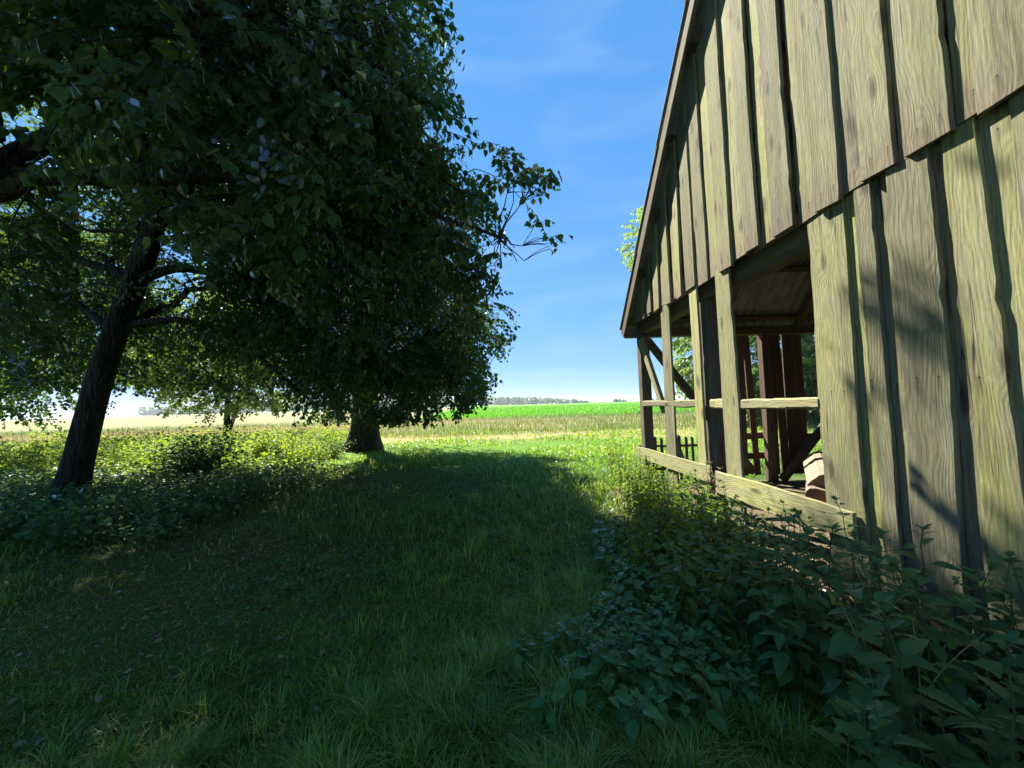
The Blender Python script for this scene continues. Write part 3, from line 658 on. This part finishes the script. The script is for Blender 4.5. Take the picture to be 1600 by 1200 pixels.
# near tree: its trunk stands outside the picture at the left, one heavy limb and hanging sprays reach in
tree('lime_tree', 'overhanging near tree reaching in from the left with a heavy limb and large hanging leaves', (-6.9, 3.7, 0),
     [(-6.9, 3.7, -.1, .36), (-6.75, 3.75, 2, .31), (-6.4, 3.9, 3.6, .28), (-6.5, 3.9, 6, .2), (-6.4, 3.8, 9.5, .06)],
     [((-4.6, 3.9, 7.4), (4.2, 3.6, 3.2), 1.0), ((-2.4, 3.9, 4.4), (1.4, 1.6, 1.8), .30), ((-1.75, 4.0, 3.2), (.45, .55, .9), .055), ((-.1, 4.5, 4.3), (.8, .4, .24), .07), ((-.15, 4.7, 3.65), (.85, .4, .24), .07), ((-6.0, 4.2, 4.1), (1.5, 1.2, 1.7), .3), ((-1.7, 4.4, 4.9), (1.0, 1.0, 1.2), .12), ((-5.6, .6, 7.6), (3.2, 3.2, 2.2), .45)],  # last lobe: unseen crown added overhead to darken the left foreground
     20, 280, 2000, .085, 6, near=True, keep=keep_hang, t0=.4, spray_len=.6, maxd=2.0, gap=.0,
     limbs=[[(-6.4, 3.9, 3.6, .13), (-5.4, 4.0, 4.35, .11), (-4.85, 4.5, 5.35, .10), (-4.4, 4.5, 6.7, .09), (-3.6, 4.3, 8.3, .04)], [(-4.85, 4.5, 5.35, .07), (-3.4, 4.3, 5.7, .05), (-1.8, 4.2, 5.2, .03), (-.5, 4.5, 4.3, .015)], [(-3.4, 4.3, 5.7, .04), (-2.6, 4.0, 4.9, .03), (-2.0, 3.9, 3.8, .015)]])
# trees standing farther off on the left
tree('slender_tree', 'slender young tree with thin twin stems beyond the undergrowth', (-16.2, 22, 0),
     [(-16.2, 22, -.1, .16), (-16.0, 22, 2.5, .13), (-15.8, 22, 7, .04)], [((-15.5, 21.5, 5.2), (4.2, 3.5, 3.4), 1)], 12, 110, 900, .15, 8, mat='leaf_far', spray_len=1.1, maxd=3,
     limbs=[[(-16.1, 22, .1, .12), (-15.4, 22.1, 2.5, .09), (-14.6, 22, 5, .04)]], keep=None)
tree('slender_tree', 'leafy tree at the far left edge of the undergrowth', (-17.5, 13, 0),
     [(-17.5, 13, -.1, .2), (-17.3, 13, 3, .16), (-17, 13, 8, .05)], [((-17, 13, 6.2), (3.6, 3.6, 4.2), 1)], 12, 100, 620, .11, 9, mat='leaf', spray_len=1.0, maxd=3, keep=None)
# trees behind the barn
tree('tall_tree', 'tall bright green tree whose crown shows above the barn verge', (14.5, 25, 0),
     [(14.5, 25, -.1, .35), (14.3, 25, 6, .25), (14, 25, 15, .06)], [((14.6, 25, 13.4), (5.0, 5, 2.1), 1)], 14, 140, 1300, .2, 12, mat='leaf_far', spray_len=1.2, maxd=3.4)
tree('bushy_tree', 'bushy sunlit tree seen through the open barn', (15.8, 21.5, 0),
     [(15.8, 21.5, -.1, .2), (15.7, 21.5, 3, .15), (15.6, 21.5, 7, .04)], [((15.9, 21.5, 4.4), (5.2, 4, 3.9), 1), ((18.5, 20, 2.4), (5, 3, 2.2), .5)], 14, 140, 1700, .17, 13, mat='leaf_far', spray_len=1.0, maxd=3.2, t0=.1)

# ------------------------------------------------------------------ far wood on the horizon
r = np.random.default_rng(31)
Vs, As = [], []
def blobs(x, y, hh, rad, nq, size):
    d = r.normal(size=(nq, 3)); d /= np.linalg.norm(d, axis=1, keepdims=True)
    c = np.array([x, y, hh*.55])+d*np.array([rad, rad, hh*.45])*r.uniform(.75, 1.05, (nq, 1))
    fr = rotm(d+r.normal(0, .5, (nq, 3)), r.normal(size=(nq, 3)))*(size*r.uniform(.7, 1.3, nq))[:, None, None]
    return (np.einsum('nij,kj->nki', fr, LV-np.array([.5, 0, 0]))+c[:, None]).reshape(-1, 3)
for k in range(330):
    q = r.uniform(-.95, .235); y = r.uniform(700, 780)
    hh = 16*np.interp(q, [-1, -.1, 0, .1, .19, .235], [1, 1, .95, .8, .45, .15])*r.uniform(.7, 1.15)
    Vv = blobs(q*y, y, hh, 6*r.uniform(.7, 1.3), 110, 3.4); Vs.append(Vv); As.append(np.repeat(np.clip(r.normal(.4, .2, 110), 0, 1), 6))
for k in range(16):
    q = r.choice([.31, .325, .4, .43, .46])+r.normal(0, .006); y = 520
    Vv = blobs(q*y, y, 5*r.uniform(.6, 1.2), 3, 60, 1.6); Vs.append(Vv); As.append(np.repeat(np.clip(r.normal(.4, .2, 60), 0, 1), 6))
V = np.concatenate(Vs); nl = len(V)//6
wood = obj('far_wood', npmesh('far_wood', V, [(LF[None]+6*np.arange(nl)[:, None, None]).reshape(-1, 4)], M['leaf'], {'var': np.concatenate(As)}))
tag(wood, 'distant wood along the horizon', 'woodland', kind='stuff')

# ------------------------------------------------------------------ grass
def blades(x, y, hgt, wid, var, lean, r, seg=3, z0=None):
    n_ = len(x); az = r.uniform(0, 6.283, n_); d = np.stack([np.cos(az), np.sin(az)], -1); s = np.stack([-d[:, 1], d[:, 0]], -1)
    t = np.linspace(0, 1, seg+1); z0 = gz(x, y)-.01 if z0 is None else z0
    ws = np.array([1, .85, .55, .06])[:seg+1] if seg == 3 else np.array([1, .7, .06])
    V = np.empty((n_, (seg+1)*2, 3), np.float32)
    for k, (tt, w) in enumerate(zip(t, ws)):
        out = lean*hgt*tt**2; zz = z0+hgt*tt*(1-.38*np.minimum(lean, 1.4)*tt**2)
        for m_, sg in ((0, -1), (1, 1)):
            V[:, 2*k+m_, 0] = x+d[:, 0]*out+s[:, 0]*sg*wid*w/2; V[:, 2*k+m_, 1] = y+d[:, 1]*out+s[:, 1]*sg*wid*w/2; V[:, 2*k+m_, 2] = zz
    kk = (seg+1)*2; q = np.array([(2*k, 2*k+1, 2*k+3, 2*k+2) for k in range(seg)])
    F = (q[None]+kk*np.arange(n_)[:, None, None]).reshape(-1, 4)
    return V.reshape(-1, 3), F, np.repeat(var, kk)
r = np.random.default_rng(41)
gpat, gpat2 = SN2(r, 12, .9), SN2(r, 10, .35)
def grass_points(N, y0, y1, xmin=-1.5, xmax=1.5):
    y = y0*(y1/y0)**r.random(N); x = y*r.uniform(xmin, xmax, N)+r.normal(0, .1, N)
    return x, y
x, y = grass_points(330000, .75, 24)
inb = (x > 2.35) & (y < 7.3)
pat = gpat(x, y); p2 = gpat2(x, y)
dens = np.clip(.5+.85*pat, .05, 1)
edge_l = np.clip((x+3.6+.9*p2+np.maximum(y-8, 0)*.25)/2.0, .6, 1)         # thinner under the left trees
edge_r = np.where(y < 6.5, np.clip((1.75-x+.25*pat)/.5, .05, 1), 1)
worn = 1-.85*np.exp(-((x+2.5)/1.0)**2-((y-4.1)/.7)**2)-.6*np.exp(-((x+.45)/.5)**2-((y-1.5)/.25)**2)   # worn, littered spots
keepm = ~inb & (r.random(len(x)) < dens*edge_l*edge_r*worn)
x, y, pat, p2 = x[keepm], y[keepm], pat[keepm], p2[keepm]
# tufts: pull part of the blades together
tx, ty = np.round(x/.14+.3*pat)*.14, np.round(y/.14)*.14
pull = (r.random(len(x)) < .4)*r.uniform(.2, .7, len(x))*(y < 8)
hsh = np.sin(tx*91.7+ty*47.3)*43758.5; hsh -= np.floor(hsh); h2 = np.sin(tx*13.1+ty*71.9)*24634.6; h2 -= np.floor(h2)
x = x+(tx+.1*(hsh-.5)-x)*pull; y = y+(ty+.1*(h2-.5)-y)*pull
hgt = (.05+.07*r.random(len(x))+.10*hsh*(hsh > .6))*(1+.55*np.clip(pat, -.6, 1.2))*np.where(y > 9, 1.0, 1)
wid = .0062*np.maximum(1, y/2.9)*r.uniform(.7, 1.3, len(x))
var = np.clip(.36+.15*p2+.08*pat+.34*(h2-.5)+r.normal(0, .13, len(x))+np.clip((y-8)/8, 0, 1)*.10, 0, .8)  # last term lightens far blades: sunlight on the open end put into the colour
var = np.where(r.random(len(x)) < .05+.10*(x < -3), r.uniform(.8, 1, len(x)), var)
V, F, A = blades(x, y, hgt, wid, var, r.uniform(.2, 1.5, len(x)), r)
g_ = obj('grass', npmesh('grass', V, [F], M['grass'], {'var': A})); tag(g_, 'short green grass of the lane', 'grass', kind='stuff')
x, y = grass_points(150000, .75, 10); km = ~((x > 2.3) & (y < 7.3)) & (r.random(len(x)) < np.where(x > 1.6, .25, 1)); x, y = x[km], y[km]
q = gpat(x*1.7, y*1.7); var = np.where(r.random(len(x)) < .22+.2*q+.12*(x < -2), r.uniform(.75, 1, len(x)), np.clip(.3+.2*q+r.normal(0, .16, len(x)), 0, .7))
V, F, A = blades(x, y, r.uniform(.02, .06, len(x)), .0055*np.maximum(1, y/2.9)*r.uniform(.6, 1.3, len(x)), var, r.uniform(.8, 2.6, len(x)), r, seg=2)
g_ = obj('matted_grass', npmesh('matted_grass', V, [F], M['grass'], {'var': A})); tag(g_, 'short matted grass and dead blades close to the ground', 'grass', kind='stuff')
# dry meadow strip and crop field
x, y = grass_points(70000, 17, 62, -1.4, 1.6)
keepm = (y+3*gpat2(x*.2, y*.2) > 18.5) & (y < 44+3*gpat2(x*.1, 0*x)) & ~((x < -4) & (y > 44))
x, y = x[keepm], y[keepm]
var = np.clip(.5+.5*gpat2(x*.22, y*.75)+r.normal(0, .18, len(x))+np.where(y > 38, -.35, 0)-.12, 0, 1)
V, F, A = blades(x, y, r.uniform(.25, .6, len(x)), .011*(y/14)*r.uniform(.7, 1.3, len(x)), var, r.uniform(.1, .6, len(x)), r, seg=2)
g_ = obj('dry_grass', npmesh('dry_grass', V, [F], M['drygrass'], {'var': A})); tag(g_, 'dry straw coloured meadow grass before the crop', 'grass', kind='stuff')
x, y = grass_points(50000, 43, 230, -.6, 1.0)
km = x > -5-y*.1; x, y = x[km], y[km]
V, F, A = blades(x, y, r.uniform(.3, .6, len(x)), .012*(y/10)*r.uniform(.7, 1.3, len(x)), r.random(len(x)), r.uniform(.1, .5, len(x)), r, seg=2)
g_ = obj('crop', npmesh('crop', V, [F], M['crop'], {'var': A})); tag(g_, 'bright green crop field', 'crop', kind='stuff')
# dry leaves and straw on the bare earth
x = np.concatenate([np.where(r.random(2600) < .5, r.normal(-2.5, .9, 2600), r.uniform(-7, -1.2, 2600)), r.uniform(1.2, 3.2, 5200)]); y = np.concatenate([np.where(r.random(2600) < .6, r.normal(4.1, .7, 2600), r.uniform(1, 7.5, 2600)), r.uniform(.8, 6.2, 5200)])
fr = rotm(np.stack([r.normal(size=len(x)), r.normal(size=len(x)), r.normal(0, .25, len(x))], -1), np.array([0, 0, 1.])+r.normal(0, .35, (len(x), 3)))*r.uniform(.02, .055, len(x))[:, None, None]
asp = np.where(r.random(len(x)) < .4, .12, .8)
lv = LV[None]*np.stack([np.ones(len(x)), asp, np.ones(len(x))], -1)[:, None]
V = (np.einsum('nij,nkj->nki', fr, lv)+np.stack([x, y, gz(x, y)+.012+.02*r.random(len(x))], -1)[:, None]).reshape(-1, 3)
g_ = obj('leaf_litter', npmesh('leaf_litter', V, [(LF[None]+6*np.arange(len(x))[:, None, None]).reshape(-1, 4)], M['litter'], {'var': np.repeat(np.clip(r.normal(.45, .28, len(x)), 0, 1), 6)}))
tag(g_, 'dry leaves and straw on the bare earth', 'leaf litter', kind='stuff')

# ------------------------------------------------------------------ nettles and weeds
def toothed_leaf(L, wd, r, droop=.3, teeth=7):
    ns = teeth*2+1; t = np.linspace(0, 1, ns); prof = np.sin(math.pi*t**.72)**.9*wd*L; zig = np.where(np.arange(ns) % 2 == 1, 1.06, .84); prof = prof*zig; prof[0] = .01*L; prof[-1] = 0.004*L
    x = t*L; z = -droop*L*t**1.8; fold = .25
    V = np.concatenate([np.stack([x, prof, z+fold*prof], -1), np.stack([x, 0*x, z], -1), np.stack([x, -prof, z+fold*prof], -1)])
    a = np.arange(ns-1); F = np.concatenate([np.stack([a+ns, a+ns+1, a+1, a], -1), np.stack([a+2*ns, a+2*ns+1, a+ns+1, a+ns], -1)])
    return V, F
def herb(r, hgt, leafL, wd, nodes, teeth=7, pair=True, bend=.1):
    """upright stem with opposite toothed leaves: (stem V,F), (leaf V,F,var)"""
    t = np.linspace(0, 1, 10); az = r.uniform(0, 6.28); st = np.stack([bend*hgt*t**2*math.cos(az), bend*hgt*t**2*math.sin(az), hgt*t], -1)+r.normal(0, .004, (10, 3)); st[0] = 0
    SVF = tube([st], [np.linspace(.0045, .0018, 10)], 5)
    Vs, Fs, As, nn = [], [], [], 0; extra, er = [], []
    for k in range(nodes):
        q = .16+.84*(k+.5)/nodes; p = np.array([np.interp(q, t, st[:, m]) for m in range(3)])
        sz = leafL*np.interp(q, [.1, .45, .8, 1], [.75, 1, .7, .3])*r.uniform(.85, 1.15); az = k*math.pi/2*(1 if pair else 1.53)+r.normal(0, .2)
        for s_ in ((0, math.pi) if pair else (0,)):
            lv, lf = toothed_leaf(sz, wd*r.uniform(.9, 1.1), r, r.uniform(.25, .6), teeth)
            d = np.array([[math.cos(az+s_), math.sin(az+s_), np.interp(q, [0, .7, 1], [-.25, .1, 1.1])+r.normal(0, .15)]]); fr = rotm(d, np.array([[0, 0, 1.]])+r.normal(0, .18, (1, 3)))[0]
            pet = fr[:, 0]*sz*.3; extra.append(np.stack([p, p+pet])); er.append(np.array([.0013, .0011]))
            Vs.append(lv@fr.T+p+pet); Fs.append(lf+nn); nn += len(lv); As.append(np.full(len(lv), np.clip(r.normal(.45+.2*(q-.5), .2), 0, 1)))
    for k in range(6):                                      # tip rosette
        lv, lf = toothed_leaf(leafL*r.uniform(.25, .42), wd, r, .2, max(3, teeth-3)); a = r.uniform(0, 6.28)
        fr = rotm(np.array([[math.cos(a), math.sin(a), r.uniform(.5, 1.6)]]), np.array([[0, 0, 1.]]))[0]; Vs.append(lv@fr.T+st[-1]); Fs.append(lf+nn); nn += len(lv); As.append(np.full(len(lv), r.uniform(.6, 1)))
    ev, ef = tube(extra, er, 3)
    SV = np.concatenate([SVF[0], ev]); SF = np.concatenate([SVF[1], ef+len(SVF[0])])
    return (SV, SF), (np.concatenate(Vs), np.concatenate(Fs), np.concatenate(As))
r = np.random.default_rng(51)
def herb_proto(name, hgt, leafL, wd, nodes, mat, teeth=7, pair=True, bend=.1):
    (sv, sf), (lv, lf, la) = herb(r, hgt, leafL, wd, nodes, teeth, pair, bend)
    return npmesh('stem', sv, [sf], M['stem']), npmesh('leaves', lv, [lf], M[mat], {'var': la})
tall = [herb_proto('nettle', r.uniform(.62, .88), r.uniform(.10, .13), .28, 10, 'nettle') for _ in range(6)]
lowp = [herb_proto('nettle', r.uniform(.2, .34), r.uniform(.075, .1), .36, 6, 'low_leaf') for _ in range(4)]
mid = [herb_proto('weed', r.uniform(.5, .72), r.uniform(.085, .115), .28, 11, 'weed', 6) for _ in range(4)]
protos_first = {}
def plant(name, pr, x, y, s, label, cat, group):
    key = pr[0].name
    if key in protos_first:
        o = copy_tree(protos_first[key]); o.name = name; o.location = (x, y, float(gz(x, y)))
        tag(o, label, cat, group)
    else:
        o = thing(name, label, cat, (x, y, float(gz(x, y))), 0, group); obj('stem', pr[0], o); obj('leaves', pr[1], o); protos_first[key] = o
    o.rotation_euler = (r.normal(0, .1), r.normal(0, .1), r.uniform(0, 6.28)); o.scale = (s, s, s)
    return o
def patch(n_, fx, name, protos, label, cat, group, smin=.8, smax=1.2, sep=.09):
    pts = []
    tries = 0
    while len(pts) < n_ and tries < n_*60:
        tries += 1; p = fx()
        if all((p[0]-q[0])**2+(p[1]-q[1])**2 > sep*sep for q in pts): pts.append(p)
    for p in pts: plant(name, protos[int(r.integers(len(protos)))], p[0], p[1], r.uniform(smin, smax), label, cat, group)
patch(64, lambda: (r.uniform(1.4, 2.42), r.uniform(.95, 2.5)), 'nettle', tall, 'dark nettle with big toothed leaves at the foot of the boarded wall', 'nettle', 'nettles under the boarded wall')
patch(56, lambda: (r.uniform(1.05, 2.0), r.uniform(2.4, 3.9)), 'nettle', mid+tall[:2], 'nettle in the dense band before the mossy rail', 'nettle', 'nettles before the mossy rail', .7, 1.0)
def bay():
    y = r.uniform(3.4, 6.6); return (r.uniform(1.3+.22*(y-3.4), 2.42), y)
patch(120, bay, 'leafy_weed', mid, 'sunlit leafy weed below the open side of the barn', 'weed', 'weeds below the open barn side', .8, 1.15)
patch(60, lambda: (r.uniform(-12.5, -6.4), r.uniform(9.3, 13)), 'leafy_weed', mid, 'tall leafy weed in the sunny strip behind the leaning tree', 'weed', 'weeds in the sunny strip behind the leaning tree', 1.3, 2.0, .2)
patch(80, lambda: (.80+r.normal(0, .25), 2.2+r.normal(0, .2)), 'nettle', lowp, 'low nettle in the round patch at the edge of the grass', 'nettle', 'low nettles at the edge of the grass', .8, 1.15, .06)
patch(30, lambda: (r.uniform(.9, 1.5), r.uniform(2.8, 4.3)), 'nettle', lowp, 'short nettle along the grass edge towards the barn corner', 'nettle', 'short nettles along the grass edge', .8, 1.3)
patch(26, lambda: (r.uniform(1.9, 2.42), r.uniform(2.5, 4.0)), 'nettle', tall, 'tall nettle reaching up to the mossy rail board beside the wall', 'nettle', 'tall nettles at the mossy rail', .65, .9)
patch(14, lambda: (r.uniform(.95, 1.5), r.uniform(.75, 1.2)), 'nettle', tall, 'nettle with pointed leaves in the bottom right corner', 'nettle', 'nettles in the near corner', .7, .95)
# undergrowth on the left: too many stems to count
def cover(name, label, mat, pts, hts, leaf, per, r, spread=.16):
    n_ = len(pts); X = np.repeat(pts, per, axis=0); Hh = np.repeat(hts, per)
    q = r.random(len(X))**.7; pos = np.concatenate([X+r.normal(0, spread, X.shape)*(.4+.6*q[:, None]), (gz(X[:, 0], X[:, 1])+q*Hh+.02)[:, None]], -1)
    a = r.uniform(0, 6.28, len(X)); fr = rotm(np.stack([np.cos(a), np.sin(a), r.normal(-.15, .35, len(X))], -1), np.array([0, 0, 1.])+r.normal(0, .4, (len(X), 3)))*(leaf*r.uniform(.55, 1.2, len(X)))[:, None, None]
    V = (np.einsum('nij,kj->nki', fr, LV)+pos[:, None]).reshape(-1, 3)
    st = [np.stack([[p[0], p[1], -.02], [p[0]+r.normal(0, .05), p[1]+r.normal(0, .05), h]]) for p, h in zip(pts, hts)]
    sv, sf = tube(st, [np.array([.004, .002])]*n_, 3)
    F = (LF[None]+6*np.arange(len(X))[:, None, None]).reshape(-1, 4)
    o = obj(name, npmesh(name, np.concatenate([V, sv]), [F, sf+len(V)], [M[mat], M['stem']], {'var': np.concatenate([np.repeat(np.clip(r.normal(.5, .25, len(X)), 0, 1), 6), np.full(len(sv), .3)])}, midx=np.concatenate([np.zeros(len(F)), np.ones(len(sf))])))
    return tag(o, label, 'undergrowth', kind='stuff')
r = np.random.default_rng(61)
p = np.stack([r.uniform(-19, -4.8, 2600), r.uniform(8.6, 17.5, 2600)], -1); p = p[(p[:, 1] > 8.6+.22*(p[:, 0]+7)*(p[:, 0] > -7)) & (p[:, 0] < -5.6+.0*p[:, 1]) & ((p[:, 0] < -6.3) | (p[:, 1] < 13))]
cover('undergrowth', 'sunlit weeds behind the leaning tree', 'weed', p, r.uniform(.3, 1.05, len(p))*(.75+.65*np.clip(gpat2(p[:, 0]*2.2, p[:, 1]*2.2), -1, 1)), .08, 26, r)
p = np.stack([r.uniform(-12, -3.2, 1500), r.uniform(4.6, 9.2, 1500)], -1); p = p[(p[:, 0] < -4.0-.5*gpat2(p[:, 0], p[:, 1])-.12*(9-p[:, 1]))]
cover('ground_cover', 'dark low plants under the leaning tree', 'nettle', p, r.uniform(.15, .5, len(p)), .085, 16, r)
p = np.stack([r.uniform(-2.5, 1.6, 900), 1.1*(9/1.1)**r.random(900)], -1); pp = gpat(p[:, 0]*1.7+5, p[:, 1]*1.7); p = p[pp > .28]
cover('low_weeds', 'low clover like weeds among the grass', 'nettle', p, r.uniform(.03, .07, len(p)), .032, 16, r, .07)
def shrub(name, label, loc, rad, n_, leaf, mat, seed, stems=9):
    r = np.random.default_rng(seed); T = thing(name, label, 'shrub', loc)
    ps = []; tips = []
    for k in range(stems):
        d = r.normal(size=3); d[2] = abs(d[2])+.8; d /= np.linalg.norm(d); e = d*np.array(rad)*np.array([1, 1, 1.7])*r.uniform(.7, 1); e[2] = min(e[2], rad[2]*1.9)
        ps.append(bez(np.zeros(3)+r.normal(0, .03, 3)*[1, 1, 0], e*np.array([.3, .3, .6]), e, 7)); tips.append(ps[-1])
    V, F = tube(ps, [np.linspace(.014, .005, 7)]*stems, 5); obj('stems', npmesh('stems', V, [F], M['twig']), T)
    pts = np.concatenate([t[2:] for t in tips]); c = pts[r.integers(len(pts), size=n_)]+r.normal(0, 1, (n_, 3))*np.array(rad)*.26; c[:, 2] = np.abs(c[:, 2])+.03
    fr = rotm(r.normal(size=(n_, 3))*[1, 1, .5], np.array([0, 0, 1.])+r.normal(0, .5, (n_, 3)))*(leaf*r.uniform(.6, 1.2, n_))[:, None, None]
    V = (np.einsum('nij,kj->nki', fr, LV)+c[:, None]).reshape(-1, 3)
    obj('foliage', npmesh('foliage', V, [(LF[None]+6*np.arange(n_)[:, None, None]).reshape(-1, 4)], M[mat], {'var': np.repeat(np.clip(r.normal(.5, .25, n_), 0, 1), 6)}), T)
    return T
shrub('shrub', 'dark leafy shrub right of the leaning tree trunk', (-6.7, 8.3, 0), (.95, .7, .65), 2600, .075, 'leaf', 1, 16)
shrub('shrub', 'small dark bush between the undergrowth and the thick trunk', (-7.2, 11.2, 0), (.8, .6, .5), 1300, .08, 'weed', 2, 12)
shrub('shrub', 'thin dry twiggy shrub before the thick tree trunk', (-5.7, 12.6, 0), (.6, .5, .4), 420, .07, 'leaf', 3, 10)
# stalks growing by the barn corner
def stalks(loc, n_, hgt, lab, seed, mat='straw'):
    r = np.random.default_rng(seed); T = thing('tall_weed', lab, 'weed', loc); ps, rs, c = [], [], []
    for k in range(n_):
        b = np.array([r.normal(0, .07), r.normal(0, .07), 0]); e = b+np.array([r.normal(0, .14), r.normal(0, .14), hgt*r.uniform(.6, 1)]); p = bez(b, (b+e)/2+r.normal(0, .04, 3), e, 7); ps.append(p); rs.append(np.linspace(.004, .0015, 7))
        for _ in range(9): c.append(p[int(r.integers(2, 7))]+r.normal(0, .02, 3))
    V, F = tube(ps, rs, 4); obj('stems', npmesh('stems', V, [F], M[mat]), T); c = np.array(c); n2 = len(c)
    fr = rotm(r.normal(size=(n2, 3)), np.array([0, 0, 1.])+r.normal(0, .4, (n2, 3)))*(.05*r.uniform(.5, 1.3, n2))[:, None, None]
    V = (np.einsum('nij,kj->nki', fr, LV*np.array([1, .6, 1]))+c[:, None]).reshape(-1, 3)
    obj('leaves', npmesh('leaves', V, [(LF[None]+6*np.arange(n2)[:, None, None]).reshape(-1, 4)], M['weed'], {'var': np.repeat(r.random(n2), 6)}), T)
stalks((2.15, 6.9, 0), 16, .85, 'clump of thin tall weeds touching the barn corner post', 1, 'stem')
stalks((1.95, 6.3, 0), 12, .6, 'clump of dry brownish weed stalks in front of the corner post', 2)
stalks((2.3, 7.8, 0), 14, 1.0, 'clump of tall green weeds behind the barn corner', 3, 'stem')
for k, (x, y, h_) in enumerate(((1.5, 2.6, .7), (1.9, 3.1, .6), (1.35, 3.4, .5), (1.75, 1.7, .8), (2.1, 4.5, .6), (1.6, 5.2, .6))):
    stalks((x, y, 0), 7, h_, ['dry stalks standing in the middle of the nettles', 'dry stalks close to the mossy rail', 'short dry stalks at the grass edge of the nettles', 'tall dry stalks among the nearest wall nettles', 'dry stalks under the gap between the rails', 'dry stalks in the sunlit weeds'][k], 20+k)
# dry bindweed on the knee-high rail
r = np.random.default_rng(71); ps, rs = [], []
for k in range(16):
    b = np.array([0, r.normal(0, .07), r.uniform(-.35, .05)]); pts = [b]
    for s_ in range(8): pts.append(pts[-1]+np.array([r.normal(0, .02), r.normal(0, .035), r.uniform(-.01, .06)]))
    ps.append(np.array(pts)); rs.append(np.linspace(.004, .002, 9))
V, F = tube(ps, rs, 4); o = obj('dry_vine', npmesh('dry_vine', V, [F], M['straw'])); o.location = (WX-.09, 4.35, .72); o.data.materials[0] = M['straw']
tag(o, 'pale dry vine tangled on the gap between the two knee high rails', 'vine')

# ------------------------------------------------------------------ air
m, nt, out = newmat('air'); pv = nt.nodes.new('ShaderNodeVolumePrincipled'); pv.inputs['Color'].default_value = (.86, .93, 1, 1); pv.inputs['Density'].default_value = .00032; pv.inputs['Anisotropy'].default_value = .2
nt.links.new(pv.outputs[0], out.inputs['Volume'])
q = 3300; V = np.array([(x, y, z) for x in (-q, q) for y in (-q, q) for z in (-1.2, 27.0)])
hz = obj('haze', npmesh('haze', V, [np.array([(0, 1, 3, 2), (4, 6, 7, 5), (0, 4, 5, 1), (2, 3, 7, 6), (0, 2, 6, 4), (1, 5, 7, 3)])], m)); tag(hz, 'thin summer haze', 'haze', kind='stuff')
